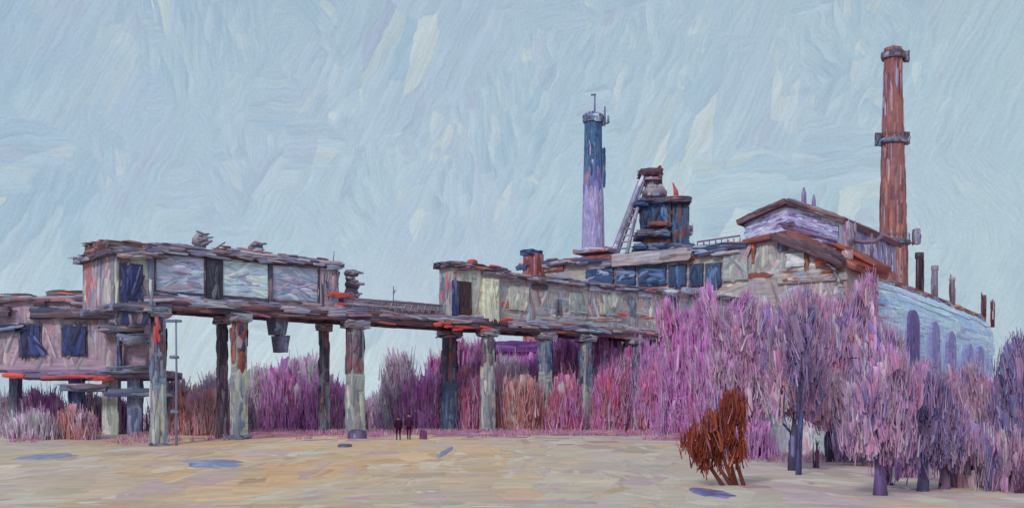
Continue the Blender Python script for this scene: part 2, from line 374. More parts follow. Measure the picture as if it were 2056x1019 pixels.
def zmesh(x, y):                                         # height of the ground mesh itself (bilinear in its grid cell)
    i = max(0, min(nx - 2, bisect.bisect(xs, x) - 1)); j = max(0, min(len(ys) - 2, bisect.bisect(ys, y) - 1))
    fx = (x - xs[i]) / (xs[i + 1] - xs[i]); fy = (y - ys[j]) / (ys[j + 1] - ys[j]); q = lambda a, b: vs[b * nx + a][2]
    return (q(i, j) * (1 - fx) + q(i + 1, j) * fx) * (1 - fy) + (q(i, j + 1) * (1 - fx) + q(i + 1, j + 1) * fx) * fy
for _ in range(3000):                                    # trodden, half-thawed soil: low overlapping smears
    d = 26 + 110 * R() ** 1.7; px = U(-60, 2116); x, y = pt(px, d)
    if R() < .6: an = U(-.35, .35); Ln, Wd = d * U(.02, .06), d * U(.10, .35)
    else: an = 1.57 + U(-.12, .12); Ln, Wd = d * U(.08, .22), d * U(.006, .02)
    c = Vector(gcol(x, y)); q = R()
    if q < .10: c = c.lerp(Vector((164, 138, 146)), .6)
    elif q < .16: c = c.lerp(Vector((140, 120, 116)), .4)
    elif q < .24: c = c.lerp(Vector((184, 174, 160)), .5)
    elif q < .34: c = c.lerp(Vector((184, 146, 110)), .45)
    g.smear(x, y, an, Ln, Wd, U(.008, .03), tuple(c), zmesh)
for _ in range(620):                                     # mauve soil breaking up the edge of the scrub
    px = U(-60, 2110)
    d = (U(84, 112) if px < 1400 else U(38, 72)) if R() < .8 else U(70, 100)
    x, y = pt(px, d); q = (d - 78) / 34 if px < 1400 else (d - 34) / 30
    if R() > q + .15: continue
    g.smear(x, y, U(-.3, .3), d * U(.012, .04), d * U(.02, .09), U(.01, .03), pick_c([((150, 112, 128), 3), ((140, 104, 126), 2), ((160, 128, 128), 2), ((150, 120, 150), 1.5)]), zmesh)
go = g.build('ground', MG); go['kind'] = 'structure'; go['label'] = 'beige and ochre thawing open ground'

# ------------------------------------------------------------------ gallery line
FG = Frame(330, 94.5, 39.7)
ZD = EYE + 9.0                                            # underside of the deck
def GS(px, w=0): return FG.s(px, w)
def gbox(mb, x0, x1, y0, y1, w0, w1, pal, px_=(50, 12), cov=1.7, dirn='u', th=.05, faces='flrt'):
    m = (x0 + x1) / 2; k = FG.d(GS(m, w0), w0) / F
    mb.slab(GS(x0, w0), GS(x1, w0), w0, w1, FG.z(m, y1, w0), FG.z(m, y0, w0), pal, px_[0] * k, px_[1] * k, cov, dirn, th, faces)

br = Thing('conveyor_bridge', 'long rusty brown bridge deck on tall piers, carrying the galleries', 'bridge', FG, (0, 0, ZD))
m = MB(); s0, s1 = GS(300), GS(1480)
m.slab(s0, s1, -.5, 5.2, ZD + .55, ZD + 1.1, BROWN + GREYV + [((112, 104, 130), 6), ((132, 122, 146), 4)], 3.2, .4, 2.4, 'u', .07, 'fltb'); m.accents((s0, -.56, ZD + .6), (s1, -.56, ZD + .6), (0, -1, 0), BROWN + REDS[2:] + REDS[:1] + GREYV + LILAC + PALE[:1], 90, 2.2, .34, .14)
m.accents((s0, -.56, ZD + 1.1), (s1, -.56, ZD + 1.1), (0, -1, 0), GREYV + LILAC + LILAC, 60, 2.0, .3, .12)
for px, py, n_ in ((670, 592, 5), (690, 594, 4), (885, 652, 5), (925, 660, 4), (975, 662, 4), (1015, 640, 3), (1250, 634, 3), (1290, 640, 3)):
    for _ in range(n_): m.stroke((GS(px + U(-14, 14)), -.62, FG.z(px, py + U(-4, 4))), (1, 0, U(-.15, .15)), (0, -1, 0), U(.8, 1.7), .3, .1, pick_c(REDS[:2]))
br.part('deck', m, MR)
m = MB(); m.slab(s0, s1, -.25, .25, ZD, ZD + .55, BROWN + DARK, 2.6, .35, 2.0, 'u', .06, 'flb')
m.accents((s0, -.3, ZD + .1), (s1, -.3, ZD + .1), (0, -1, 0), BROWN + REDS[2:] + DARK, 60, 2.0, .3, .08); br.part('girder', m, MR)
m = MB(); m.slab(s0, s1, 4.4, 4.9, ZD, ZD + .55, DARK, 2.6, .4, 1.2, 'u', .05, 'fb'); br.part('girder', m, MR)
m = MB(); x = s0 + 1
while x < s1: m.slab(x, x + .35, .25, 4.4, ZD + .12, ZD + .5, DARK, 1.5, .3, 1.0, 'u', .03, 'fb'); x += 3.1
br.part('cross_beam', m, MR)
# handrail along the open stretch
m = MB(); a, b = GS(690), GS(884); k = .048
for i in range(15):
    x = a + (b - a) * i / 14; m.tube([(x, -.35, ZD + 1.1), (x, -.35, ZD + 2.1)], [.05, .045], 5, (110, 96, 116))
    if i < 14 and i > 5: m.tube([(x, -.35, ZD + 1.15), (x + (b - a) / 28, -.35, ZD + 2.05), (x + (b - a) / 14, -.35, ZD + 1.15)], [.05, .05, .05], 5, (176, 172, 186))
m.tube([(a, -.35, ZD + 2.1), (b, -.35, ZD + 2.1)], [.07, .07], 6, (104, 84, 92)); m.tube([(a, -.35, ZD + 1.6), (b, -.35, ZD + 1.6)], [.05, .05], 6, (150, 140, 150))
br.part('handrail', m, MM)
m = MB(); gbox(m, 690, 884, 603, 626, .2, 4.4, [((112, 104, 126), 3), ((92, 84, 108), 2), ((134, 122, 138), 2), ((150, 92, 92), .6), ((170, 164, 170), 1)], (48, 10), 2.2); br.part('conveyor_trough', m, MM)
m = MB(); k = FG.d(GS(560), 0) / F
for (px, py, ww, hh) in ((560, 650, 34, 44), (566, 690, 22, 34)):
    x = GS(px, 1.2); hw = ww * k / 2; z = FG.z(px, py, 1.2); h2 = hh * k / 2
    m.hexa([(x - hw * .75, .6, z - h2), (x + hw * .55, .6, z - h2), (x + hw * .55, 2.2, z - h2), (x - hw * .75, 2.2, z - h2), (x - hw, .5, z + h2), (x + hw, .5, z + h2), (x + hw, 2.4, z + h2), (x - hw, 2.4, z + h2)], (80, 78, 104))
    m.paint((x - hw * .8, .53, z - h2), (hw * 1.4, 0, 0), (0, 0, h2 * 2), SLATE + DARK, .9, .28, 1.8, 'v', .05)
br.part('hanging_hopper', m, MM)
m = MB()
for px, y0, y1 in ((712, 541, 553), (708, 553, 561), (714, 561, 578), (712, 578, 603)):
    k = FG.d(GS(px), 1) / F; hw = (16 if y0 != 553 else 9) * k; m.lathe([(hw * .8, FG.z(px, y1, 1)), (hw, FG.z(px, (y0 + y1) / 2, 1)), (hw * .75, FG.z(px, y0, 1))], GS(px, 1), 1.6, 12, (96, 84, 98))
    for _ in range(6): m.stroke((GS(px, 1) + U(-hw, hw) * .5, 1.6 - hw, FG.z(px, (y0 + y1) / 2, 1)), (1, 0, U(-.2, .2)), (0, -1, 0), hw * 1.5, .28, .06, pick_c(DARK + GREYV))
br.part('drive_head', m, MM)
m = MB(); x = GS(790, .5); m.tube([(x, .5, ZD + 1), (x, .5, FG.z(790, 574, .5))], [.06, .05], 6, (90, 80, 100)); m.tube([(x, .5, FG.z(790, 588, .5)), (x + .25, .5, FG.z(790, 581, .5))], [.1, .05], 5, (110, 100, 120)); br.part('signal_post', m, MM)

# glazed gallery shed 305 - 680
gs = Thing('gallery_shed', 'long glazed lilac-grey conveyor gallery on the bridge, left of the gap', 'gallery', FG, (GS(305), 0, ZD + 1.1))
zb, zt = ZD + 1.1, FG.z(500, 520)
x0, x1 = GS(307), GS(676)
m = MB(); m.slab(x0, x1, 0, 4.8, zb + .003, zt, GREYV + LILAC[:2], 2.2, .5, 1.7, 'u', .05, 'fr'); m.accents((x0, -.03, zb + .25), (x1, -.03, zb + .25), (0, -1, 0), LILAC + GREYV + BROWN[:1], 50, 1.7, .32, .15); m.accents((GS(640), -.36, zb + .2), (x1 + .6, -.36, zb + .3), (0, -1, 0), REDS, 6, 1.0, .3, .2); gs.part('wall', m, MW)
for (pa, pb, pal) in ((312, 408, LILAC), (446, 536, [((160, 176, 196), 3), ((142, 160, 186), 2), ((182, 190, 200), 1.5), ((150, 140, 164), 1)]), (546, 636, LILAC + [((120, 140, 170), 2)])):
    f_ = MB(); a, b = GS(pa), GS(pb); za, zz = zb + .45, zt - .35
    for q in ((a, b, za - .14, za), (a, b, zz, zz + .16), (a - .14, a, za - .1, zz + .1), (b, b + .14, za - .1, zz + .1)):
        f_.slab(q[0], q[1], -.24, .003, q[2], q[3], DARK + GREYV, 1.3, .18, 1.4, 'u' if q[1] - q[0] > 1 else 'v', .03, 'f')
    fo = gs.part('window', f_, MM)
    p_ = MB(); p_.slab(a + .01, b - .01, -.16, -.005, za + .01, zz - .01, pal, 2.0, .42, 2.6, 'u', .05, 'f'); gs.part('glass_band', p_, MM, fo)
for pa, pb, pal in ((412, 442, [((52, 50, 66), 3), ((70, 70, 88), 2), ((88, 92, 100), 1)]), (537.5, 544.5, DARK), (640, 676, GREYV + DARK)):
    m = MB(); a, b = GS(pa), GS(pb); m.slab(a, b, -.34, .003, zb + .1, zt - .15, pal, 1.9, .36, 2.2, 'v', .06, 'f'); gs.part('door' if pa == 412 else 'wall_panel', m, MM)
m = MB(); m.slab(x0 - .4, x1 + .5, -.6, 5.3, zt, zt + .38, DARK + BROWN + GREYV, 2.8, .35, 2.3, 'u', .09, 'flrt', .12)
m.slab(GS(440), GS(530), .3, 4.5, zt + .38, zt + .8, BROWN + GREYV, 2.2, .35, 2.2, 'u', .08, 'flrt', .12)
m.slab(GS(565), GS(655), .3, 4.5, zt + .38, zt + .66, DARK + GREYV, 2.2, .3, 2.2, 'u', .08, 'flrt', .12)
m.slab(GS(318), GS(420), .6, 4.5, zt + .38, zt + .75, GREYV + SLATE, 2.2, .3, 2, 'u', .08, 'flrt', .12); m.accents((x0, -.66, zt + .1), (x1, -.66, zt + .1), (0, -1, 0), GREYV + LILAC + DARK, 55, 1.8, .3, .16); m.accents((GS(440), .2, zt + .75), (x1, .2, zt + .6), (0, -1, 0), BROWN + REDS[1:] + LILAC, 30, 1.6, .3, .14); rf = gs.part('roof', m, MR)
for px, hw, y0, y1 in ((402, 17, 468, 506), (513, 16, 487, 512)):
    m = MB(); k = FG.d(GS(px), 1) / F; x = GS(px, 1.5); za, zz = FG.z(px, y1 + 6, 1.5), FG.z(px, y0, 1.5); r = hw * k
    m.lathe([(r * .6, za), (r * .7, za + (zz - za) * .45), (r, za + (zz - za) * .5), (r * .95, za + (zz - za) * .75), (r * .45, zz)], x, 1.5, 12, (124, 118, 134))
    for _ in range(10): m.stroke((x + U(-.5, .5) * r, 1.5 - r, U(za, zz)), (1, 0, U(-.3, .6)), (0, -1, .2), r * 1.5, .26, .08, pick_c(GREYV + DARK[:2]))
    gs.part('roof_vent', m, MM, rf)
m = MB(); x = GS(671); m.tube([(x, .2, zt), (x + .1, .2, zt + 1.6)], [.06, .03], 5, (96, 80, 86)); gs.part('lightning_rod', m, MM, rf); m = MB(); m.tube([(GS(420, .5), .5, zt + .3), (GS(452, .5), .5, zt + 1.4)], [.09, .06], 5, (96, 84, 88)); gs.part('lightning_rod', m, MM, rf)

# transfer house 165 - 305
tx0, tx1 = GS(224), GS(306)
th = Thing('transfer_house', 'tall grey-mauve transfer house with one dark window at gallery end', 'building', FG, (tx0, 0, ZD))
tw = FG.wd(166, tx0); zb, zt = FG.z(260, 612), FG.z(260, 516)
m = MB(); m.slab(tx0, tx1 - .01, -.45, tw, zb, zt, GREYV + [((150, 142, 146), 3), ((156, 112, 122), 1)], 2.6, .55, 1.9, 'v', .06, 'fl')
for _ in range(16): m.stroke((tx0 - .02, U(tw * .45, tw), U(zb, zb + (zt - zb) * .9)), (0, U(-.3, .3), 1), (-1, 0, 0), U(.8, 2.2), U(.2, .4), .07, pick_c(REDS))
th.part('wall', m, MW)
m = MB(); a, b = GS(243, -.45), GS(281, -.45); k = FG.d(a) / F; za, zz = FG.z(262, 600, -.45), FG.z(262, 534, -.45)
m.slab(a - .2, b + .2, -.62, -.453, za - .15, zz + .2, DARK + GREYV, 1.6, .3, 1.5, 'v', .04, 'f'); wo = th.part('window', m, MM)
m = MB(); m.slab(a, b, -.72, -.625, za, zz, NAVY + [((76, 74, 104), 2)], 2.2, .35, 2.5, 'v', .06, 'f'); th.part('glass_pane', m, MM, wo)
for pa in (228, 297):
    m = MB(); a = GS(pa, -.45); m.slab(a, a + .45, -.6, -.453, zb, zt - .02, SLATE + PALE, 2.4, .3, 1.8, 'v', .05, 'f'); th.part('corner_post', m, MM)
m = MB(); m.slab(tx0 - .7, tx1 + .7, -1.0, tw + .4, zt, zt + .45, DARK + GREYV + SLATE, 2.6, .4, 2.2, 'u', .1, 'flrt', .14); m.accents((tx0 - .7, -1.05, zt + .2), (tx1 + .7, -1.05, zt + .2), (0, -1, 0), SLATE + GREYV + PALE[:1], 22, 1.5, .34, .16); ro = th.part('roof', m, MR)
m = MB(); m.slab(GS(210, 1.2), GS(312, 1.2), 1.0, tw - 1, zt + .45, zt + 1.45, BROWN + [((96, 70, 74), 3)], 3.0, .4, 2.4, 'u', .1, 'flrt', .16); th.part('roof_housing', m, MR, ro)
m = MB(); m.slab(tx0 - .2, tx1 + 1.0, -.9, tw, zb - .55, zb - .003, SLATE + DARK, 2.4, .35, 2.2, 'u', .07, 'flb'); m.accents((tx0, -.96, zb - .25), (tx1 + 1, -.96, zb - .25), (0, -1, 0), SLATE + DARK + PALE[1:2], 18, 1.4, .34, .16); m.accents((tx0 + 3.3, -.96, zb - .6), (tx0 + 3.6, -.96, zb - 3), (0, -1, 0), REDS[:2], 9, 1.1, .34, .2); th.part('floor_beam', m, MM)
m = MB(); m.slab(tx0 + .6, tx0 + 3.0, -.7, .7, zb - 1.6, zb - .553, NAVY + DARK, 1.2, .4, 2, 'v', .07, 'flr'); th.part('chute', m, MM)

# block house 880 - 1000
bh = Thing('block_house', 'small pale block house with dark doorway, midway along the bridge', 'building', FG, (GS(880), 0, ZD + 1.1))
bx0, bx1 = GS(905), GS(1000); zb, zt = ZD + 1.103, FG.z(950, 541); bw = FG.wd(882, bx0)
m = MB(); m.slab(bx0, bx1, -.3, bw, zb, zt, PALE + [((150, 156, 150), 2)], 2.4, .5, 2.0, 'v', .07, 'f')
m.paint((bx0, bw, zb), (0, -bw - .3, 0), (0, 0, zt - zb), SLATE + GREYV + REDS[:1], 2.4, .5, 2.2, 'v', .07)
for _ in range(7): m.stroke((GS(U(908, 914)), -.33, U(zb, zt)), (0, 0, 1), (0, -1, 0), U(.7, 1.5), .3, .08, pick_c(REDS))
bh.part('wall', m, MW)
m = MB(); a, b = GS(921, -.3), GS(945, -.3); zz = FG.z(933, 565, -.3); m.slab(a, b, -.46, -.303, zb, zz, [((54, 38, 44), 3), ((72, 50, 50), 2), ((44, 40, 56), 1)], 1.4, .34, 2.4, 'v', .05, 'f'); bh.part('door', m, MM)
m = MB(); a, b = GS(907, -.3), GS(919, -.3); m.slab(a, b, -.5, -.303, zb, FG.z(912, 563, -.3), NAVY + [((98, 92, 130), 3)], 1.6, .34, 2.0, 'v', .05, 'f'); bh.part('shutter', m, MM)
m = MB(); a, b = GS(968, -.3), GS(996, -.3); m.slab(a, b, -.75, -.303, zb, FG.z(980, 560, -.3), [((190, 190, 172), 3), ((176, 178, 166), 2), ((156, 152, 150), 1)], 2.2, .5, 2.2, 'v', .08, 'f'); bh.part('wall_panel', m, MW)
m = MB(); m.slab(bx0 - .6, bx1 + .6, -.9, bw + .3, zt, zt + .4, DARK + BROWN, 2.0, .34, 2.4, 'u', .09, 'flrt', .14)
m.slab(GS(962), GS(1030), -.75, 2, zt - .55, zt - .003, GREYV + DARK, 1.5, .3, 2.2, 'u', .08, 'fr'); m.slab(bx0, GS(955), .1, 3, zt + .4, zt + .7, DARK, 1.8, .3, 2, 'u', .07, 'flt'); m.accents((bx0 - .6, -.94, zt + .15), (bx1 + .6, -.94, zt + .15), (0, -1, 0), DARK + REDS[:2] + PALE[:1], 26, 1.3, .3, .18); ro = bh.part('roof', m, MR)
m = MB(); x = GS(955, -.5); m.slab(x - .3, x + .35, -.3, .6, zt + .4, zt + 1.0, REDS, .7, .3, 2, 'mix', .06); bh.part('chimney', m, MR, ro)

# closed gallery 1000 - 1480
cg = Thing('closed_gallery', 'stone-grey closed conveyor gallery running from block house into the works', 'gallery', FG, (GS(1001), 0, ZD + 1.1))
ca, cbx = GS(1003), GS(1482); zt = FG.z(1200, 575)
m = MB(); m.slab(ca, cbx, -.1, 5, ZD + 1.103, zt, STONE, 2.8, .6, 2.0, 'mix', .07, 'f'); cg.part('wall', m, MW)
m = MB(); m.slab(ca - .4, cbx, -.7, 5.4, zt, zt + .38, DARK + BROWN + GREYV, 3.2, .4, 2.2, 'u', .09, 'flt', .12); m.accents((ca, -.75, zt + .1), (cbx, -.75, zt + .1), (0, -1, 0), BROWN + GREYV + LILAC + DARK, 90, 2.0, .36, .2); cg.part('roof', m, MR)
for pa, pb, y0, y1, pal in ((1024, 1062, 575, 622, PALE), (1145, 1180, 588, 628, CONC), (1205, 1245, 590, 632, CONC + PALE), (1185, 1248, 574, 586, LILAC), (1282, 1312, 582, 596, LILAC), (1376, 1440, 580, 592, LILAC), (1070, 1100, 570, 580, DARK)):
    m = MB(); gbox(m, pa, pb, y0, y1, -.32, -.103, pal, (30, 13), 2.2, 'v' if y1 - y0 > 25 else 'u', .07, 'flr'); cg.part('wall_panel', m, MW)
m = MB()
for pa in (1117, 1265, 1350):
    gbox(m, pa, pa + 12, 600, 632, -.3, -.103, SLATE + DARK, (24, 7), 1.8, 'v', .05, 'f'); cg.part('window', m, MM); m = MB()

# piers (front row + back row)
def pier(px, w, wpx, base_pal, top_pal, label, split=.4, seg='h'):
    x = GS(px, w); d = FG.d(x, w); wx, wy = FG.world(x, w); gz = ground(wx, wy); k = d / F; hw = wpx * k / 2
    t = Thing('bridge_pier', label, 'pier', FG, (x, w, gz), 'concrete piers under the conveyor bridge')
    zt = ZD - .7; zm = gz + (zt - gz) * (1 - split)
    m = MB(); z0 = gz - .5
    m.hexa([(x - hw, w - hw, z0), (x + hw, w - hw, z0), (x + hw, w + hw, z0), (x - hw, w + hw, z0), (x - hw * .82, w - hw * .8, zt), (x + hw * .82, w - hw * .8, zt), (x + hw * .82, w + hw * .8, zt), (x - hw * .82, w + hw * .8, zt)], base_pal[0][0])
    for o, uu in (((x - hw, w - hw), (2 * hw, 0)), ((x - hw, w + hw), (0, -2 * hw)), ((x + hw, w - hw), (0, 2 * hw))):
        m.paint((o[0], o[1], gz), (uu[0], uu[1], 0), (0, 0, zm - gz), base_pal, 2.2, hw * .8, 2.2, 'v', .06)
        m.paint((o[0], o[1], zm), (uu[0] * .9, uu[1] * .9, 0), (0, 0, zt - zm), top_pal, 1.6, hw * .8, 2.2, 'v', .06)
    t.part('shaft', m, MC)
    m = MB(); c = hw * 1.6; m.slab(x - c, x + c, w - hw * 1.2, w + hw * 1.2, zt, ZD - .003, CONC[2:] + DARK + GREYV, 1.3, .28, 2.4, 'u', .08, 'flrb', .12); t.part('capital', m, MC)
    m = MB(); c = hw * 1.15; m.slab(x - c, x + c, w - c, w + c, gz - .3, gz + .4, SLATE + DARK, .9, .3, 2, 'u', .06); t.part('plinth', m, MC)
VD = [((84, 74, 92), 3), ((110, 92, 104), 2), ((128, 70, 72), 1), ((64, 62, 84), 2)]
pier(318, -.2, 26, SLATE[1:2] + CONC, VD + SLATE, 'pale blue-grey pier at the left end under transfer house', .5)
pier(480, 0, 27, CONC + SLATE[:1] + [((150, 154, 130), 1)], RUST + DARK, 'grey pier rusty brown at its top, left of the hanging hopper', .42)
pier(446, 3.4, 18, DARK + RUST[:2], VD, 'narrow dark pier close behind the rust-topped grey pier', .6)
pier(713, 0, 30, CONC, VD, 'broad grey pier just right of the sky gap, big shrub at its back', .42)  # dark top palette paints in the shadow of the deck
pier(651, 4.6, 17, CONC[2:] + VD, VD, 'slim mauve-grey pier behind the broad grey pier', .5)
pier(902, 4.6, 25, [((70, 82, 106), 3), ((92, 108, 120), 2), ((60, 64, 92), 2)], NAVY[3:] + VD, 'dark slate-blue pier beside the two walkers', .5)
pier(980, 0, 22, CONC + SLATE[:1], VD, 'grey-green pier below block house with magenta shrubs round it', .3)
pier(1095, 0, 22, CONC + SLATE[:1], SLATE + BLUEW[:1], 'grey pier with a slate-blue top in front of magenta thicket', .4)
pier(1176, 0, 22, CONC + SLATE, SLATE + VD, 'grey-violet pier half sunk in the magenta thicket', .5)
pier(1275, 0, 20, SLATE + [((150, 120, 140), 2)], SLATE + VD, 'last slate-violet pier before the bridge enters the trees', .5)

pier(1340, 0, 17, STONE + SLATE[:1], BROWN, 'short brown-topped pier at the right end of deck among pink trees', .4)
# ------------------------------------------------------------------ left plant building on stilts
FL = Frame(150, 104, 4)
def lb(mb, x0, x1, y0, y1, w0, w1, pal, px_=(46, 13), cov=1.8, dirn='u', th=.06, faces='flrt', over=.08):
    mm = (x0 + x1) / 2; k = FL.d(FL.s(mm, w0), w0) / F
    mb.slab(FL.s(x0, w0), FL.s(x1, w0), w0, w1, FL.z(mm, y1, w0), FL.z(mm, y0, w0), pal, px_[0] * k, px_[1] * k, cov, dirn, th, faces, over)
gz = ground(*FL.world(0, 0))
lp = Thing('plant_building', 'mauve-grey plant building raised on stilts with two navy windows', 'building', FL, (0, 0, gz))
m = MB(); lb(m, -90, 292, 602, 742, 0, 8, MAUVEW + GREYV[:2], (60, 14), 2.2, 'v', .06, 'fr')
lb(m, 60, 92, 606, 640, -.2, -.003, SLATE, (40, 12), 1.5, 'v', .05, 'f'); lp.part('wall', m, MW)
for pa, pb, y0, y1 in ((41, 79, 652, 712), (127, 171, 654, 711)):
    m = MB(); lb(m, pa - 4, pb + 4, y0 - 4, y1 + 4, -.16, -.003, DARK + SLATE, (30, 7), 1.4, 'v', .04, 'f'); wo = lp.part('window', m, MM)
    m = MB(); lb(m, pa, pb, y0, y1, -.3, -.163, NAVY, (56, 10), 2.6, 'v', .07, 'f'); lp.part('glass_pane', m, MM, wo)
for a in ((60, 205, 620, 637), (-30, 16, 616, 634), (-30, 31, 651, 664)):
    m = MB(); lb(m, *a, -.8, -.003, DARK + BROWN[:2] if a[2] != 651 else NAVY + SLATE, (60, 9), 2.4, 'u', .08, 'flrtb', .14); lp.part('canopy', m, MR)
m = MB(); lb(m, -95, 180, 594, 602, -.5, 8.4, GREYV + MAUVEW, (50, 8), 2.2, 'u', .08, 'ft'); lb(m, 96, 166, 584, 594, .6, 5, DARK + BROWN, (40, 8), 2.4, 'u', .08, 'flrt', .15); lb(m, -20, 60, 590, 594, .2, 5, DARK, (40, 6), 2, 'u', .06, 'ft'); m.accents((FL.s(-95, -.6), -.56, FL.z(40, 600, -.6)), (FL.s(175, -.6), -.56, FL.z(40, 600, -.6)), (0, -1, 0), DARK + GREYV + REDS[1:], 40, 1.7, .35, .2); lp.part('roof', m, MR)
m = MB(); lb(m, 15, 330, 742, 757, -.5, 7, [((110, 96, 124), 3), ((128, 110, 130), 2), ((92, 86, 118), 2)], (56, 9), 2.2, 'u', .08, 'flrb', .12)
for px in (22, 30, 110, 140, 155, 190, 205): m.stroke((FL.s(px, -.5), -.56, FL.z(px, U(752, 760), -.5)), (1, 0, U(-.1, .1)), (0, -1, 0), U(1.4, 2.6), .42, .12, pick_c(REDS[:2]))
lp.part('floor_beam', m, MR)
for pa, pb, y0, y1, w_, pal in ((137, 163, 757, 866, .4, NAVY[1:] + SLATE), (205, 236, 757, 874, 1.2, PALE + CONC), (255, 281, 757, 870, .2, SLATE + NAVY[3:]), (-40, -14, 757, 868, .4, SLATE), (18, 36, 757, 864, 5, SLATE)):
    m = MB(); lb(m, pa, pb, y0, y1 + 8, w_, w_ + 1.2, pal, (60, 11), 2.4, 'v', .07, 'flr'); lp.part('stilt', m, MC)
for a, pal in (((120, 212, 772, 784), SLATE + DARK), ((216, 334, 781, 794), SLATE + NAVY[3:])):
    m = MB(); lb(m, *a, -.9, -.3, pal, (60, 9), 2.4, 'u', .08, 'flrtb', .14); lp.part('cross_beam', m, MM)
# vent pipe with platforms on the right side of the wall
m = MB(); x = FL.s(240, -.8); m.tube([(x, -.8, FL.z(240, 746, -.8)), (x, -.8, FL.z(240, 640, -.8))], [.26, .22], 10, (72, 76, 104))
for _ in range(8): m.stroke((x + U(-.1, .1), -1.04, FL.z(240, U(645, 740), -.8)), (U(-.1, .1), 0, 1), (0, -1, 0), 1.2, .22, .05, pick_c(SLATE + NAVY)); 
vp = lp.part('vent_pipe', m, MM)
for a, pal in (((199, 276, 652, 664), SLATE + DARK), ((247, 291, 671, 690), SLATE + GREYV), ((212, 302, 736, 747), SLATE + DARK), ((226, 256, 640, 652), DARK)):
    m = MB(); lb(m, *a, -1.5, -.3, pal, (40, 9), 2.6, 'u', .1, 'flrtb', .16); lp.part('platform', m, MM, vp)

# thin pole by the transfer house
x, y = pt(354, 86); gz = ground(x, y)
po = Thing('utility_pole', 'thin blue-grey pole with short arms beside the left pier', 'pole', None, (x, y, gz))
zz = lambda py: EYE + (HZ - py) / F * 86 - gz
m = MB(); m.tube([(0, 0, -.3), (.02, 0, zz(770)), (-.03, 0, zz(640))], [.11, .09, .07], 7, (104, 112, 136)); po.part('shaft', m, MM)
for py, a in ((644, .75), (717, .35), (826, .3)): m = MB(); m.slab(-a - .1, a * .5, -.12, .12, zz(py) - .1, zz(py) + .1, SLATE, .7, .18, 2, 'u', .04); po.part('arm', m, MM)

# ------------------------------------------------------------------ the works: wing behind the gallery, gabled hall, monitor
FH = Frame(1700, 150, 54.6)                 # along the long right wall, away from us
FE = Frame(1700, 150, 54.6 - 90 + 180)      # along the gable / wing face, going left and back (x leftwards)
class Mir:                                  # same plane, x running left->right on the picture
    pass
FW = Frame(1500, 158.4, 144.6 - 180)        # left -> right along gable plane; y = back
def wb(mb, x0, x1, y0, y1, w0, w1, pal, px_=(50, 13), cov=1.8, dirn='u', th=.09, faces='flrt', over=.08):
    mm = (x0 + x1) / 2; k = FW.d(FW.s(mm, w0), w0) / F
    mb.slab(FW.s(x0, w0), FW.s(x1, w0), w0, w1, FW.z(mm, y1, w0), FW.z(mm, y0, w0), pal, px_[0] * k, px_[1] * k, cov, dirn, th, faces, over)
WA, WB = FW.s(1058), FW.s(1503)
wing = Thing('works_wing', 'long low works wing behind closed gallery with strip of blue windows', 'building', FW, (WA, 0, .2))
zt = FW.z(1480, 499)
m = MB(); m.slab(WA, WB, 0, 16, .2, zt, STONE + PALE[2:] + [((140, 84, 74), 1)], 4.0, .9, 2.0, 'u', .1, 'fl'); m.paint((WA, -.02, 3), (14, 0, 0), (0, 0, 9), [((176, 188, 202), 3), ((190, 200, 208), 2), ((160, 140, 176), 1)], 3, .8, 2.2, 'u', .1); wing.part('wall', m, MW)
m = MB(); m.slab(WA - .6, WB, -1.0, 16.5, zt, zt + .75, [((60, 70, 100), 3), ((76, 90, 124), 2), ((70, 58, 66), 2), ((130, 70, 62), .7)], 4.0, .55, 2.3, 'u', .13, 'flt', .14); m.accents((WA, -1.06, zt + .1), (WB, -1.06, zt + .1), (0, -1, 0), BLUEW + SLATE + RUST + STONE, 70, 3, .55, .35, .15); ro = wing.part('roof', m, MR)
m = MB(); wb(m, 1228, 1380, 505, 528, -1.5, -1.03, STONE + PALE[2:], (60, 14), 2.2, 'u', .12, 'flrt'); wing.part('fascia_panel', m, MW, ro)
m = MB(); wb(m, 1150, 1215, 497, 506, 2, 6, REDS[2:] + LILAC + GREYV, (40, 8), 2.2, 'u', .1); wing.part('skylight', m, MR, ro)
for i, (pa, pb) in enumerate(((1176, 1232), (1236, 1276), (1280, 1338), (1342, 1378), (1384, 1412), (1416, 1448))):
    y0 = 541 - (pa - 1176) * .045; y1 = 570 + (pa - 1176) * .014
    m = MB(); wb(m, pa, pb, y0 - 3, y1 + 3, -.25, -.003, DARK + SLATE, (30, 7), 1.4, 'v', .06, 'f'); wo = wing.part('window', m, MM)
    m = MB(); wb(m, pa + 2, pb - 2, y0, y1, -.5, -.253, BLUEW + ([((120, 130, 156), 2)] if i < 2 else [((34, 58, 84), 2)]), (34, 10), 2.5, 'u' if i < 3 else 'v', .1, 'f'); wing.part('glass_pane', m, MM, wo)
m = MB(); wb(m, 1452, 1500, 492, 562, -.5, -.003, CONC + STONE[:1], (60, 12), 2.3, 'v', .1, 'fl'); wing.part('wall_panel', m, MW)
m = MB(); wb(m, 1060, 1130, 528, 545, -.5, -.003, RUST + STONE, (40, 10), 2.2, 'u', .1, 'f'); wing.part('wall_panel', m, MW)
m = MB(); a = FW.s(1400, 2); b = FW.s(1486, 2)
for i in range(8):
    x = a + (b - a) * i / 7; m.tube([(x, 2, zt + .7), (x, 2, zt + 1.9)], [.1, .08], 5, (104, 80, 104))
    if i % 2 and i < 7: m.tube([(x, 2, zt + 1.8), (x + .6, 2, zt + .8)], [.1, .1], 5, (140, 110, 140))
m.tube([(a, 2, zt + 1.9), (b, 2, zt + 2.2)], [.12, .12], 6, (112, 76, 104)); wing.part('handrail', m, MM)
et = Thing('red_stair_turret', 'stubby red brick stair turret with blue cap at left end of wing', 'turret', FW, (FW.s(1062, -1.2), -1.2, .2))
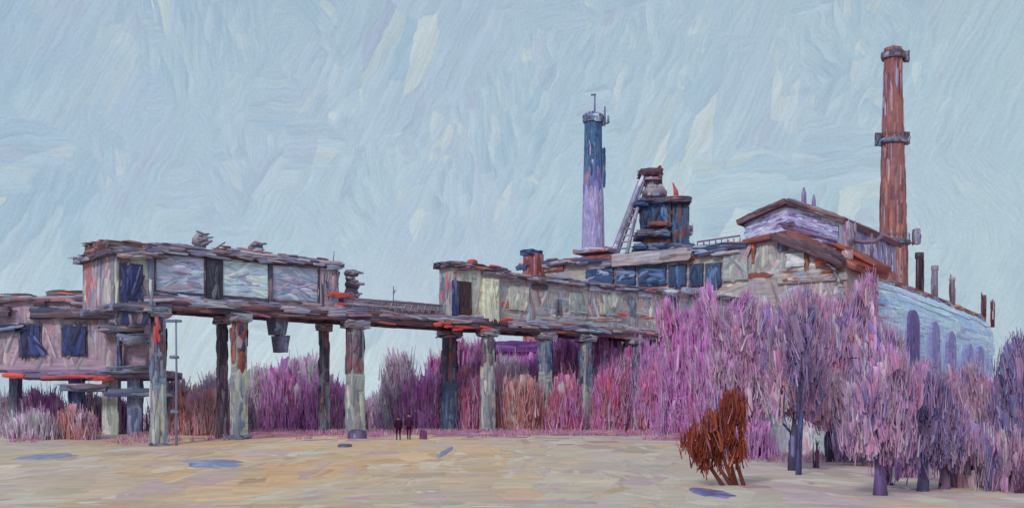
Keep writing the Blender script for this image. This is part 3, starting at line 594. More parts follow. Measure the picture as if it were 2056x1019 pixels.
m = MB(); wb(m, 1050, 1074, 508, 800, -3.2, -.65, REDS[2:] + RUST + [((150, 96, 88), 3)], (40, 12), 2.2, 'v', .1, 'flrt'); et.part('wall', m, MW)
m = MB(); wb(m, 1044, 1068, 501, 511, -3.6, -.5, BLUEW + NAVY, (28, 9), 2.4, 'u', .12, 'flrt', .16); et.part('roof', m, MR)
m = MB(); wb(m, 1036, 1056, 533, 541, -3.7, -3.203, BLUEW, (20, 7), 2.2, 'u', .1, 'flrt', .16); et.part('platform', m, MM)

# gabled hall
HX0, HX1 = FW.s(1500), FW.s(1700)            # gable face
HL = 90.0
hall = Thing('gabled_hall', 'huge gabled hall with rust roof and long sky-blue side wall', 'building', FW, ((HX0 + HX1) / 2, 0, .2))
xr = FW.s(1582); zr = FW.z(1582, 474); ze = FW.z(1690, 534); zl = FW.z(1502, 492)
GD = 13.0
m = MB(); m.prism([(HX0, .2), (HX1, .2), (HX1, ze), (xr, zr), (HX0, zl)], 0, GD, (140, 132, 134)); 
def eave(y): return ze - 1.2 * max(0, (y - 25) / (HL - 25)) ** 1.6
m.prism([(HX0 + .3, .2), (HX1 - 3.0, .2), (HX1 - 3.0, ze - 4), (xr, ze - 2.6), (HX0 + .3, ze - 4)], GD + .01, HL, (140, 132, 134))
NY = 22; ph = [i / 6 * 1.25 for i in range(7)]
def vault(y):
    e = eave(y); h = 6.5; return [(HX1, .2), (HX1, e - h)] + [(HX1 - 2.6 + 2.6 * math.cos(a), e - h + h * math.sin(a) / math.sin(1.25)) for a in ph[1:]]
rows = [vault(HL * j / NY) for j in range(NY + 1)]; nr = len(rows[0])
m.add([(x, HL * j / NY, z) for j, r in enumerate(rows) for x, z in r], [(j * nr + i, (j + 1) * nr + i, (j + 1) * nr + i + 1, j * nr + i + 1) for j in range(NY) for i in range(nr - 1)],
      [alb((150, 172, 204))] * (nr * (NY + 1)), [(HL * j / NY * .4, z) for j, r in enumerate(rows) for x, z in r])
e = rows[-1]; m.add([(x, HL, z) for x, z in e] + [(HX1 - 3, HL, e[-1][1]), (HX1 - 3, HL, .2)], [tuple(range(nr + 2))], [alb((140, 150, 190))] * (nr + 2), [(0, z) for x, z in e] + [(1, 1), (1, 2)])
for _ in range(420):
    y = HL * R(); f = R(); r = vault(y); q = f * (nr - 2); i = 1 + min(nr - 3, int(q)); q -= i - 1; x = r[i][0] + (r[i + 1][0] - r[i][0]) * q; z = r[i][1] + (r[i + 1][1] - r[i][1]) * q
    nn = Vector((r[i + 1][1] - r[i][1], 0, r[i][0] - r[i + 1][0])).normalized(); dz = eave(y + 1) - eave(y)
    m.stroke((x, y, z), (0, 1, dz), nn, min(U(12, 26), 2 * y + 2, 2 * (HL - y) + 2), U(1.3, 2.6), .07, pick_c(SKYBL if y > 16 + U(-3, 3) else MAUVEW + STONE + RUST[:2]), 0, pick_c(SKYBL))
m.paint((HX0, 0, .2), (HX1 - HX0, 0, 0), (0, 0, ze - .2), STONE + [((150, 110, 104), 2), ((142, 136, 160), 2)], 3.2, .9, 2.0, 'mix', .1)
for (x0, x1, y0, y1, pal, dr) in ((1508, 1545, 492, 546, CONC + PALE, 'v'), (1545, 1582, 486, 548, CONC + PALE[:1] + [((140, 160, 158), 2)], 'v'), (1580, 1640, 512, 545, PALE, 'u'), (1505, 1690, 541, 556, STONE + RUST[:1], 'u')):
    k = 160 / F; a, b = FW.s(x0), FW.s(x1); z1, z0 = FW.z((x0 + x1) / 2, y0), FW.z((x0 + x1) / 2, y1)
    m.paint((a, -.02, z0), (b - a, 0, 0), (0, 0, z1 - z0), pal, 40 * k, 12 * k, 2.2, dr, .12)
m.paint((HX1, 0, .2), (0, HL, 0), (0, 0, ze - 7), [((142, 160, 198), 3), ((156, 174, 206), 2), ((150, 130, 166), 2), ((132, 146, 188), 2)], 4, 1.4, 1.3, 'v', .12)
hall.part('wall', m, MW)
# roof: two slopes + brown verge at the gable
def slope(mb, xa, za, xb, zb_, y0, y1, thk, pal, Ls, Ws, cov, dirn):
    n = Vector((-(zb_ - za), 0, xb - xa)).normalized()
    if n.z < 0: n = -n
    o = n * thk
    mb.hexa([(xa, y0, za), (xb, y0, zb_), (xb, y1, zb_), (xa, y1, za), (xa + o.x, y0, za + o.z), (xb + o.x, y0, zb_ + o.z), (xb + o.x, y1, zb_ + o.z), (xa + o.x, y1, za + o.z)], pal[0][0])
    mb.paint((xa + o.x, y0, za + o.z), (xb - xa, 0, zb_ - za), (0, y1 - y0, 0), pal, Ls, Ws, cov, dirn, .14, nrm=n)
    mb.paint((xa, y0, za), (xb - xa, 0, zb_ - za), (o.x, 0, o.z), pal, Ls, thk, 2.4, 'u', .14, nrm=Vector((0, -1, 0)))
m = MB(); ex = (HX1 - xr) * .08
slope(m, xr, zr + .02, HX1 + ex * 2, ze - (zr - ze) / (HX1 - xr) * ex * 2 + .02, -1.0, GD + .5, .9, RUST, 5, 1.0, 1.6, 'v')
slope(m, HX0 - .2, zl + .02, xr, zr + .02, -1.0, GD + .5, .7, RUST, 5, 1.0, 1.4, 'v')

for j in range(9):
    y0, y1 = GD + .6 + (HL - GD) * j / 9, GD + .6 + (HL - GD) * (j + 1) / 9; e0, e1 = eave(y0), eave(y1); xe_ = HX1 - 1.75
    m.hexa([(HX0, y0, ze - 4.2), (xe_, y0, e0 - .3), (xe_, y1, e1 - .3), (HX0, y1, ze - 4.2), (HX0, y0, ze - 4), (xe_, y0, e0 + .9), (xe_, y1, e1 + .9), (HX0, y1, ze - 4)], (118, 72, 68))
    m.paint((xe_ + .02, y0, e0 - .3), (0, y1 - y0, e1 - e0), (0, 0, 1.2), RUST + GREYV + [((206, 130, 80), .5), ((190, 182, 184), 1)], 5, .5, 2.6, 'u', .16, nrm=Vector((1, 0, 0)))
ro = hall.part('roof', m, MR)
m = MB(); a = Vector((xr, -1.6, zr - .6)); b = Vector((FW.s(1682, -1.6), -1.6, FW.z(1682, 521, -1.6)))
for i in range(34):
    f = R(); p = a.lerp(b, f); m.stroke(p + Vector((0, U(-.15, .15), U(-.5, .55))), b - a, (0, -1, 0), U(2.5, 6), U(.5, .9), .16, pick_c([((84, 66, 76), 3), ((100, 80, 88), 2), ((70, 58, 70), 2)]))
m.hexa([(a.x, -1.6, a.z - .7), (b.x, -1.6, b.z - .7), (b.x, -.95, b.z - .7), (a.x, -.95, a.z - .7), (a.x, -1.6, a.z + .6), (b.x, -1.6, b.z + .6), (b.x, -.95, b.z + .6), (a.x, -.95, a.z + .6)], (84, 66, 76))
hall.part('verge_board', m, MR, ro)
for i, (px, y0, y1, hwp, pal) in enumerate(((1846, 507, 580, 8, [((66, 52, 62), 3), ((84, 70, 82), 2)]), (1877, 533, 590, 6.5, GREYV + BROWN[:2]), (1912, 556, 600, 5.5, GREYV + BROWN), (1975, 592, 628, 4.5, RUST[3:] + BROWN), (1993, 605, 632, 4, RUST[3:] + BROWN))):
    # stands on the right slope, part way up
    xx = HX1 - 2.6; k = (px - CX) / F
    w_ = FW.wd(px, xx); d = FW.d(xx, w_); z0 = min(EYE + (HZ - y1) / F * d - 1, eave(max(0, min(HL, w_))) - .5); z1 = EYE + (HZ - y0) / F * d; r = hwp * d / F
    m = MB(); m.lathe([(r, z0), (r * .9, z1 - r * 1.6), (r * 1.15, z1 - r * 1.3), (r * 1.1, z1)], xx, w_, 10, pal[0][0])
    for _ in range(12): th_ = U(0, 6.28); m.stroke((xx + math.cos(th_) * r, w_ + math.sin(th_) * r, U(z0 + 2, z1 - r)), (0, 0, 1), (math.cos(th_), math.sin(th_), 0), (z1 - z0) * .4, r * .7, .1, pick_c(pal))
    hall.part('roof_stack', m, MM, ro)
# tall round-topped windows in the blue side wall
for px, y0, y1, hwp in ((1831, 622, 726, 10.5), (1874, 645, 736, 8), (1907, 664, 738, 8), (1944, 690, 752, 5), (1965, 694, 765, 6)):
    w_ = FW.wd(px, HX1); d = FW.d(HX1, w_); wa, wb2 = FW.wd(px - hwp, HX1), FW.wd(px + hwp, HX1); hw = abs(wb2 - wa) / 2
    z0, z1 = EYE + (HZ - y1) / F * d, EYE + (HZ - y0) / F * d
    pal = [((88, 72, 122), 3), ((104, 88, 136), 2), ((76, 68, 116), 2)] if px < 1850 else [((116, 114, 160), 3), ((128, 124, 168), 2), ((102, 102, 152), 2), ((136, 120, 160), 1)]
    m = MB(); poly = [(w_ - hw, z0), (w_ + hw, z0)] + [(w_ + hw * math.cos(t), z1 - hw * .8 + hw * .8 * math.sin(t)) for t in [math.pi * i / 8 for i in range(9)]]
    n = len(poly); c = alb(pal[0][0]); vs = [(HX1 + .45, a, b) for a, b in poly] + [(HX1 - .1, a, b) for a, b in poly]
    m.add(vs, [tuple(range(n))] + [(i, n + i, n + (i + 1) % n, (i + 1) % n) for i in range(n)], [c] * 2 * n, [(v[1], v[2]) for v in vs])
    m.paint((HX1 + .45, w_ - hw, z0), (0, 2 * hw, 0), (0, 0, z1 - z0 - hw * .5), pal, 3.5, .9, 2.4, 'v', .1); hall.part('window', m, MM)
# details in the gable
for x0, x1, y0, y1, pal, nm in ((1562, 1578, 480, 503, DARK + SLATE, 'vent'), (1637, 1662, 516, 534, RUST, 'window'), (1616, 1622, 512, 536, RUST, 'corner_post'), (1580, 1614, 508, 534, [((178, 184, 192), 3), ((196, 198, 200), 2), ((160, 164, 176), 1)], 'window'), (1509, 1514, 484, 528, RUST, 'corner_post'), (1560, 1700, 552, 565, STONE + RUST, 'ledge')):
    m = MB(); wb(m, x0, x1, y0, y1, -.45, -.003, pal, (24, 7), 2.4, 'u' if x1 - x0 > y1 - y0 else 'v', .09, 'flr'); hall.part(nm, m, MM)
# red lean-to right of the gable top
m = MB(); a0, a1 = FW.s(1676, 2), FW.s(1757, 2); z0 = FW.z(1716, 540, 2); 
slope(m, a0, FW.z(1676, 494, 2), a1, FW.z(1757, 534, 2), 2, 9, .5, RUST, 4, .8, 1.8, 'u')
m.prism([(a0, z0 - .2), (a1, z0 - .2), (a1, FW.z(1757, 534, 2)), (a0, FW.z(1676, 494, 2))], 2.4, 8.5, (120, 56, 50))
m.paint((a0, 2.38, z0 - .2), (a1 - a0, 0, 0), (0, 0, FW.z(1757, 536, 2) - z0 + .8), RUST, 3.2, .7, 2, 'u', .1); le = hall.part('lean_to', m, MR)
m = MB(); wb(m, 1690, 1710, 502, 520, 1.5, 2.3, [((150, 120, 130), 2), ((170, 150, 156), 2)], (14, 6), 2.2, 'v', .07, 'flr'); hall.part('window', m, MM, le)
# monitor house on the ridge
mo_w = 5.0; ma, mb_ = FW.s(1503, mo_w), FW.s(1690, mo_w); mr = FW.s(1583, mo_w)
zr2, zl2, zq2, zb2 = FW.z(1583, 410, mo_w), FW.z(1503, 446, mo_w), FW.z(1690, 446, mo_w), FW.z(1583, 515, mo_w)
LV = [((142, 138, 178), 3), ((164, 166, 200), 2.5), ((122, 112, 156), 2), ((180, 186, 208), 1), ((108, 92, 130), 1)]
m = MB(); m.prism([(ma, zb2), (mb_, zb2), (mb_, zq2), (mr, zr2), (ma, zl2)], mo_w, mo_w + 26, (142, 138, 178))
for i in range(300):
    f = R(); xx = ma + (mb_ - ma) * f; zt_ = (zl2 + (zr2 - zl2) * (xx - ma) / (mr - ma)) if xx < mr else (zr2 + (zq2 - zr2) * (xx - mr) / (mb_ - mr))
    zz_ = U(zb2 + 3, zt_ - .2); sl = (zr2 - zl2) / (mr - ma) if xx < mr else (zq2 - zr2) / (mb_ - mr)
    Ls = U(2, 5); Ls = min(Ls, 2 * (xx - ma) + 1, 2 * (mb_ - xx) + 1, 2 * abs(xx - mr) + 1.2)
    m.stroke((xx, mo_w - .02, zz_), (1, 0, sl * .8), (0, -1, 0), Ls, U(.4, .8), .13, pick_c(LV))
m.paint((mb_, mo_w, zb2), (0, 26, 0), (0, 0, zq2 - zb2), GREYV + LV, 3, .8, 2, 'v', .1)
mon = hall.part('monitor_house', m, MW)
m = MB(); slope(m, ma - 1.3, zl2 - (zr2 - zl2) / (mr - ma) * 1.3 + .02, mr, zr2 + .02, mo_w - 1.2, mo_w + 27, .75, BROWN + DARK, 3.4, .6, 1.8, 'u')
slope(m, mr, zr2 + .02, mb_ + .6, zq2 + .0 - .4 + .02, mo_w - 1.2, mo_w + 27, .75, BROWN + DARK + LV[2:3], 3.4, .6, 1.8, 'u'); hall.part('roof', m, MR, mon)
m = MB(); 
for i in range(16): f = R(); m.stroke((mr + (mb_ - mr) * f * .95, mo_w - .25, FW.z(1583, 455, mo_w) + (FW.z(1690, 488, mo_w) - FW.z(1583, 455, mo_w)) * f + U(-.5, .5)), (mb_ - mr, 0, FW.z(1690, 488, mo_w) - FW.z(1583, 455, mo_w)), (0, -1, 0), U(2, 4), .5, .16, pick_c([((84, 64, 100), 3), ((110, 92, 132), 2)]))
m.slab(FW.s(1583, mo_w), FW.s(1596, mo_w), mo_w - .4, mo_w - .003, FW.z(1590, 458, mo_w), FW.z(1590, 446, mo_w), DARK, 1, .4, 2, 'u', .1); hall.part('trim', m, MM, mon)
for px, y0, y1, hwp in ((1614, 376, 425, 5.5), (1634, 390, 428, 4.5)):
    m = MB(); w_ = mo_w + 3; x = FW.s(px, w_); r = hwp * 160 / F; z0, z1 = FW.z(px, y1 + 10, w_), FW.z(px, y0, w_)
    m.lathe([(r, z0), (r * .95, z1 - 1.4), (r * .9, z1 - .9), (r * .3, z1)], x, w_, 10, (120, 104, 142)); hall.part('roof_vent', m, MM, mon)
m = MB(); wb(m, 1684, 1707, 446, 500, 4.2, 7, GREYV + LV[:1] + DARK[:1], (40, 9), 2.4, 'v', .1, 'flrt'); hall.part('vent_tower', m, MM, mon)
m = MB(); x0_, x1_ = FW.s(1706, 6), FW.s(1772, 6); z = FW.z(1710, 481, 6); m.tube([(x0_, 6, z), (x0_ + 2, 6, z - .5), (x1_ - 1, 6, z - .6), (x1_, 6, z + .3)], [.3, .28, .28, .3], 8, (104, 88, 110)); m.tube([(x1_ - 1.5, 6, z - 3.5), (x1_ - 1.5, 6, z + .6)], [.22, .2], 6, (110, 90, 104)); hall.part('roof_pipe', m, MM)

# ------------------------------------------------------------------ chimneys
def chimney(name, label, px, d, prof, pal_of, streakpal, rings, extras, n=260):
    x, y = pt(px, d); gz = .2; t = Thing(name, label, 'chimney', None, (x, y, gz)); k = d / F
    Z = lambda py: EYE + (HZ - py) / F * d - gz
    pr = [(r * k, Z(py)) for r, py in prof]; pr = [(pr[0][0] * 1.15, -.3)] + pr
    m = MB(); m.lathe(pr, 0, 0, 28, pal_of(500)[0][0])
    ztop = pr[-1][1]; zlo = Z(560)
    def rad_at(z):
        for (r0, z0), (r1, z1) in zip(pr, pr[1:]):
            if z0 <= z <= z1: return r0 + (r1 - r0) * (z - z0) / (z1 - z0 + 1e-6)
        return pr[-1][0]
    for _ in range(n):
        z = U(zlo, ztop - 1.2); th_ = U(0, 2 * math.pi); r = rad_at(z); py = HZ - (z + gz - EYE) * F / d
        nn = Vector((math.cos(th_), math.sin(th_), 0)); ln = min(U(2.5, 5.5), 2 * (ztop - z))
        m.stroke(nn * r + Vector((0, 0, z)), (0, 0, 1), nn, ln, r * U(.25, .5), .10, pick_c(pal_of(py)), 0, pick_c(pal_of(py)))
    t.part('shaft', m, MW)
    for py, hwp, hp, pal in rings:
        z = Z(py); r = hwp * k; h = hp * k; m = MB(); ri = rad_at(z) * .9
        seg = 22; vs = []; fs = []
        for kk in range(seg):
            c_, s_ = math.cos(2 * math.pi * kk / seg), math.sin(2 * math.pi * kk / seg)
            vs += [(c_ * ri, s_ * ri, z - h / 2), (c_ * r, s_ * r, z - h / 2), (c_ * r, s_ * r, z + h / 2), (c_ * ri, s_ * ri, z + h / 2)]
            q = (kk + 1) % seg; fs += [(kk * 4 + i, q * 4 + i, q * 4 + (i + 1) % 4, kk * 4 + (i + 1) % 4) for i in range(4)]
        m.add(vs, fs, [alb(pal[0][0])] * len(vs), [(v[0] + v[1], v[2]) for v in vs])
        for _ in range(26): th_ = U(0, 6.28); nn = Vector((math.cos(th_), math.sin(th_), 0)); m.stroke(nn * r + Vector((0, 0, z + U(-.2, .2) * h)), nn.cross(Vector((0, 0, 1))), nn, r * .6, h * .8, .14, pick_c(pal))
        po_ = t.part('platform', m, MM)
        if hp < 14 and r > rad_at(z) * 1.1:
            m = MB()
            for kk in range(12): c_, s_ = math.cos(kk * .5236) * r * .97, math.sin(kk * .5236) * r * .97; m.tube([(c_, s_, z + h * .4), (c_, s_, z + h * .4 + 1.1)], [.07, .06], 4, (90, 90, 110))
            m.tube([(math.cos(a_ * .2618) * r * .97, math.sin(a_ * .2618) * r * .97, z + h * .4 + 1.1) for a_ in range(25)], [.07] * 25, 4, (90, 90, 110), False); t.part('handrail', m, MM, po_)
    extras(t, k, Z); return t
def ex_red(t, k, Z):
    for dx, y0, y1, hw in ((-30, 268, 292, 5), (27, 266, 290, 5), (27, 104, 124, 4.5), (47, 460, 490, 6)):
        m = MB(); r = hw * k; m.slab(dx * k - r, dx * k + r, -r * 1.2, r * 1.2, Z(y1), Z(y0), DARK + SLATE[:1] if dx != 47 else GREYV + DARK, 1.6, .5, 2.2, 'v', .09)
        m.tube([(dx * k, 0, Z(y1) + .3), (dx * k * .4, 0, Z(y1) + .1)], [.16, .16], 6, (80, 76, 96)); t.part('antenna_box', m, MM)
    m = MB()
    for a_ in (-2.0, -1.2): m.tube([(math.cos(a_) * 22 * k, math.sin(a_) * 22 * k, Z(560)), (math.cos(a_) * 16 * k, math.sin(a_) * 16 * k, Z(110))], [.1, .1], 5, (110, 64, 60))
    t.part('ladder', m, MM)
REDC = [((128, 84, 84), 3), ((114, 72, 76), 2), ((144, 102, 98), 2), ((102, 68, 80), 1.5), ((150, 122, 130), 1), ((196, 110, 84), .25)]
def red_pal(py):
    if 155 < py < 240: return REDC + [((138, 132, 164), 3.5)]
    if py < 155: return REDC + [((112, 84, 96), 2)]
    return REDC
chimney('brick_chimney', 'tall tapering red-brown brick chimney behind the hall', 1793, 205, [(29, 560), (25, 420), (21.5, 290), (17, 120), (18, 118), (18, 98)], red_pal, None,
        [(112, 22, 14, DARK + RUST[:1]), (285, 27, 9, SLATE + DARK), (487, 33, 9, SLATE + BLUEW[:1] + DARK)], ex_red)
def ex_blue(t, k, Z):
    m = MB(); m.tube([(2 * k, -8 * k, Z(240)), (3 * k, -8 * k, Z(192))], [.22, .14], 6, (84, 92, 124)); m.tube([(-5 * k, -8 * k, Z(193)), (5 * k, -8 * k, Z(192))], [.22, .18], 6, (98, 108, 136)); t.part('mast', m, MM)
    for dx, y0, y1 in ((23, 215, 252), (30, 232, 248)): m = MB(); m.tube([(dx * k, -4 * k, Z(y1)), (dx * k, -4 * k, Z(y0))], [.26, .16], 6, (92, 100, 132)); m.tube([(dx * k, -4 * k, Z(y1)), (12 * k, -4 * k, Z(y1) - .2)], [.2, .2], 6, (120, 100, 120)); t.part('antenna', m, MM)
    m = MB()
    m.slab(18.5 * k - .2, 18.5 * k + .5, -.8, .6, Z(375), Z(300), BLUEW + NAVY, 3, .5, 2, 'v', .1); t.part('service_duct', m, MM)
def blue_pal(py):
    if py < 350: return [((58, 88, 120), 3), ((44, 78, 130), 2.5), ((82, 102, 124), 1.5), ((46, 58, 90), 1.4)]
    if py < 385: return [((104, 106, 150), 3), ((80, 92, 140), 2), ((150, 104, 120), 1)]
    return [((140, 132, 172), 3), ((128, 124, 168), 2), ((154, 146, 180), 2), ((112, 120, 164), 1), ((150, 120, 146), .8)]
chimney('banded_chimney', 'blue and lilac banded chimney with mast on its top', 1191, 235, [(22.5, 520), (20.5, 420), (18, 330), (16.5, 255), (15.5, 228)], blue_pal, None,
        [(239, 20, 15, SLATE + BLUEW[2:3] + [((150, 170, 190), 2)])], ex_blue, 620)

# ------------------------------------------------------------------ blast furnace with skip hoist
FF = Frame(1335, 196, 0)
def fb(mb, x0, x1, y0, y1, w0, w1, pal, px_=(30, 10), cov=2.2, dirn='v', th=.13, faces='flrt', over=.1):
    mm = (x0 + x1) / 2; k = FF.d(0, w0) / F
    mb.slab(FF.s(x0, w0), FF.s(x1, w0), w0, w1, FF.z(mm, y1, w0), FF.z(mm, y0, w0), pal, px_[0] * k, px_[1] * k, cov, dirn, th, faces, over)
bf = Thing('blast_furnace', 'blue and rust blast furnace tower with sloping skip hoist', 'furnace', FF, (0, 0, .2))
kf = 196 / F
def drum(px, y0, y1, hw0, hw1, w_, pal, n=40, bulge=1.0):
    m = MB(); x = FF.s(px, w_); z0, z1 = FF.z(px, y1, w_), FF.z(px, y0, w_)
    m.lathe([(hw0 * kf, z0), (max(hw0, hw1) * kf * bulge, (z0 + z1) / 2), (hw1 * kf, z1)], x, w_, 16, pal[0][0])
    for _ in range(n): th_ = U(0, 6.28); nn = Vector((math.cos(th_), math.sin(th_), 0)); f = U(.1, .9); r = (hw0 + (hw1 - hw0) * f) * kf * (1 if bulge == 1 else bulge * .97); m.stroke(nn * r + Vector((x, w_, z0 + (z1 - z0) * f)), (0, 0, 1) if bulge == 1 else nn.cross(Vector((0, 0, 1))), nn, min(3, (z1 - z0) * .6), hw0 * kf * .4, .12, pick_c(pal))
    return m
FB = [((46, 78, 116), 3), ((38, 56, 90), 2.5), ((70, 102, 138), 1.5), ((42, 42, 64), 2), ((98, 70, 70), 1)]
FR = [((110, 66, 60), 3), ((130, 80, 66), 2), ((84, 54, 60), 2), ((60, 64, 98), 1.5), ((150, 92, 74), 1)]
m = MB(); m.slab(FF.s(1296, -1), FF.s(1348, -1), -1, 5, .2, FF.z(1320, 455, -1), FR, 3, .8, 2, 'v', .13, 'flr'); bf.part('furnace_base', m, MR)
m = MB(); fb(m, 1294, 1347, 404, 455, -1.6, 5, FB, (26, 8), 2.6); bf.part('furnace_shaft', m, MM)
m = MB(); m.slab(FF.s(1349, -1.2), FF.s(1383, -1.2), -1.2, 4, .2, FF.z(1366, 398, -1.2), FB + DARK[:2] + FR[:1], 3.4, .8, 2.2, 'v', .14, 'flrt'); bf.part('stove_tower', m, MM)
for a, pal in (((1276, 1302, 403, 412), BLUEW), ((1340, 1388, 394, 404), DARK + BROWN), ((1284, 1345, 397, 405), DARK + SLATE), ((1281, 1340, 461, 472), SLATE + DARK), ((1278, 1300, 489, 499), BLUEW), ((1300, 1392, 488, 500), SLATE + NAVY + DARK), ((1306, 1340, 445, 452), RUST), ((1325, 1346, 466, 474), BLUEW)):
    m = MB(); fb(m, *a, -2.6, 4.6, pal, (26, 7), 2.6, 'u', .13, 'flrtb', .16); bf.part('platform', m, MM)
m = MB(); fb(m, 1378, 1391, 452, 470, -1, 1, GREYV + DARK, (16, 6), 2.2); bf.part('side_box', m, MM)
bf.part('hopper', drum(1314, 374, 397, 24, 16, 1.5, GREYV + [((170, 160, 172), 2), ((96, 70, 84), 2)], 50, 1.08), MM)
bf.part('hopper', drum(1309, 360, 374, 13, 16, 1.5, DARK + GREYV + SLATE, 24, 1.0), MM)
m = MB(); fb(m, 1287, 1329, 338, 349, -.5, 3.5, [((84, 52, 66), 3), ((104, 66, 76), 2), ((64, 48, 66), 2)], (26, 6), 2.6, 'u', .14, 'flrtb', .16)
fb(m, 1322, 1328, 333, 358, -.4, 1, BROWN, (14, 5), 2, 'v', .1); bf.part('top_house', m, MM)
for px in (1296, 1326): m = MB(); m.tube([(FF.s(px, 1), 1, FF.z(px, 374, 1)), (FF.s(px, 1), 1, FF.z(px, 345, 1))], [.35, .35], 6, (92, 68, 84)); bf.part('post', m, MM)
m = MB(); fb(m, 1296, 1328, 355, 360, -.3, 3, REDS[2:] + LV, (20, 5), 2, 'u', .08); bf.part('platform', m, MM)
m = MB(); m.tube([(FF.s(1358), 0, FF.z(1358, 398)), (FF.s(1357), 0, FF.z(1357, 384)), (FF.s(1351), 0, FF.z(1351, 367))], [.5, .42, .12], 8, (176, 78, 66)); bf.part('bleeder_pipe', m, MM, None, 'short red pipe leaning on furnace top')
# skip hoist
m = MB()
def P2(px, py, w_): return Vector((FF.s(px, w_), w_, FF.z(px, py, w_)))
for (a, b, w_, wd, c) in (((1286, 364), (1230, 510), -2.0, .5, (126, 118, 132)), ((1281, 412), (1258, 510), -2.0, .34, (150, 142, 160)), ((1292, 364), (1238, 510), 1.0, .4, (116, 108, 124))):
    p, q = P2(*a, w_), P2(*b, w_); q = p + (q - p) * 1.9; m.tube([p, q], [wd, wd * 1.1], 8, c)
    for _ in range(22): f = U(0, .6); m.stroke(p.lerp(q, f) + Vector((0, -wd, 0)), q - p, (0, -1, 0), U(2, 5), wd * 1.2, .1, pick_c(GREYV + LV))
for i in range(9): f = .2 + i * .09; p = P2(1286, 364, -2).lerp(P2(1230, 510, -2), f); q = P2(1281, 412, -2).lerp(P2(1258, 510, -2), max(0, (f - .33) / .67)); m.tube([p, q], [.16, .16], 5, (150, 132, 150))
bf.part('skip_hoist', m, MM)

# ------------------------------------------------------------------ sheds in the scrub
def shed(px0, px1, d, y0, yr, wallpal, roofpal, label, depth=5):
    f = Frame((px0 + px1) / 2, d, 6); gz = ground(*f.world(0, 0)); t = Thing('shed', label, 'shed', f, (0, 0, gz))
    m = MB(); a, b = f.s(px0), f.s(px1); zt = f.z((px0 + px1) / 2, yr); k = d / F
    m.slab(a, b, 0, depth, gz - .3, zt, wallpal, 40 * k, 12 * k, 2.0, 'v', .06, 'flr'); t.part('wall', m, MW)
    m = MB(); m.slab(a - .3, b + .3, -.6, depth + .4, zt, f.z((px0 + px1) / 2, y0), roofpal, 56 * k, 9 * k, 2.4, 'u', .08, 'flrt', .14); t.part('roof', m, MR)
shed(985, 1142, 150, 686, 706, [((150, 92, 150), 3), ((134, 80, 140), 2), ((164, 110, 164), 2)], [((92, 56, 112), 3), ((110, 70, 126), 2), ((78, 52, 104), 2)], 'long violet shed behind the magenta thicket, under the bridge')
shed(1540, 1745, 66, 812, 822, [((188, 196, 210), 3), ((206, 206, 208), 2), ((170, 172, 190), 2), ((180, 150, 170), 1)], [((170, 150, 168), 2), ((150, 130, 156), 2)], 'whitewashed low shed behind the bare mauve trees', 4)

# ------------------------------------------------------------------ shrubs and trees
MAG = [((174, 102, 154), 3), ((162, 94, 150), 2.5), ((184, 114, 162), 2), ((146, 98, 152), 1.8), ((172, 82, 128), 1.5), ((180, 132, 176), 1), ((188, 98, 138), 1)]
ROSE = [((166, 94, 134), 3), ((156, 88, 122), 2), ((176, 102, 150), 2.4), ((154, 104, 114), 1.4), ((150, 74, 112), 1.3), ((168, 112, 158), 1.8)]
VIO = [((148, 110, 154), 3), ((134, 102, 150), 2.5), ((160, 120, 164), 2), ((124, 98, 146), 2), ((172, 140, 176), 1), ((166, 104, 150), 1.2)]
BRM = [((152, 104, 114), 3), ((140, 98, 108), 2), ((164, 112, 130), 2), ((158, 102, 134), 1.5), ((144, 110, 118), 1)]
MAU = [((150, 114, 150), 3), ((134, 108, 150), 2.5), ((158, 128, 154), 2), ((126, 114, 146), 2), ((170, 108, 148), 2), ((108, 104, 154), 1.6), ((92, 92, 142), .7), ((176, 108, 138), 1)]
GRM = [((144, 116, 144), 3), ((128, 108, 144), 2.5), ((152, 128, 148), 2), ((160, 110, 146), 2), ((106, 104, 152), 1.8), ((92, 92, 140), 1), ((168, 118, 148), 1.2)]
INK = [((112, 100, 142), 3), ((124, 106, 148), 2.5), ((98, 96, 146), 2.2), ((138, 112, 150), 2.2), ((108, 114, 160), 1.2)]
ORA = [((132, 74, 58), 3), ((112, 62, 58), 2.5), ((148, 90, 66), 1.2), ((96, 54, 60), 2), ((140, 98, 112), 1.6)]
def patch_c(pal, p, k, sd_):
    if R() < .035: return (208, 190, 204)  # a few pale dabs paint highlights into the gaps of the crown
    f = noise.noise(Vector((p.x / (46 * k), p.y / (46 * k), p.z / (150 * k))) + Vector((sd_, 0, sd_))) * .85 + .5 + random.gauss(0, .11)
    t = sum(w for _, w in pal); r = max(0, min(.999, f)) * t
    for c, w in pal:
        r -= w
        if r <= 0: return c
    return pal[-1][0]
def crown_dab(m, p, h, k, pal, up, big, sd_=0.0):
    if R() < .55:
        wd, ln = (U(9, 18), U(30, 70)) if R() < .28 else (U(4, 9), U(18, 46)); yaw = math.atan2(p.y, p.x) + math.pi / 2 + random.gauss(0, .5)
        m.dab(p, up, ln * k, wd * k, wd * k * U(.06, .14), patch_c(pal, p, k, sd_), yaw, patch_c(pal, p, k, sd_))
    for _ in range(3):
        q = p + Vector((random.gauss(0, 7), random.gauss(0, 7), random.gauss(2, 9))) * k
        if q.z < .1: q.z = U(.1, .6)
        c = patch_c(pal, q, k, sd_); m.twig(q, (up.x + random.gauss(0, .12), up.y + random.gauss(0, .12), 1), U(16, 56) * k, U(1.6, 4.2) * k, alb(jit(c, .06)))
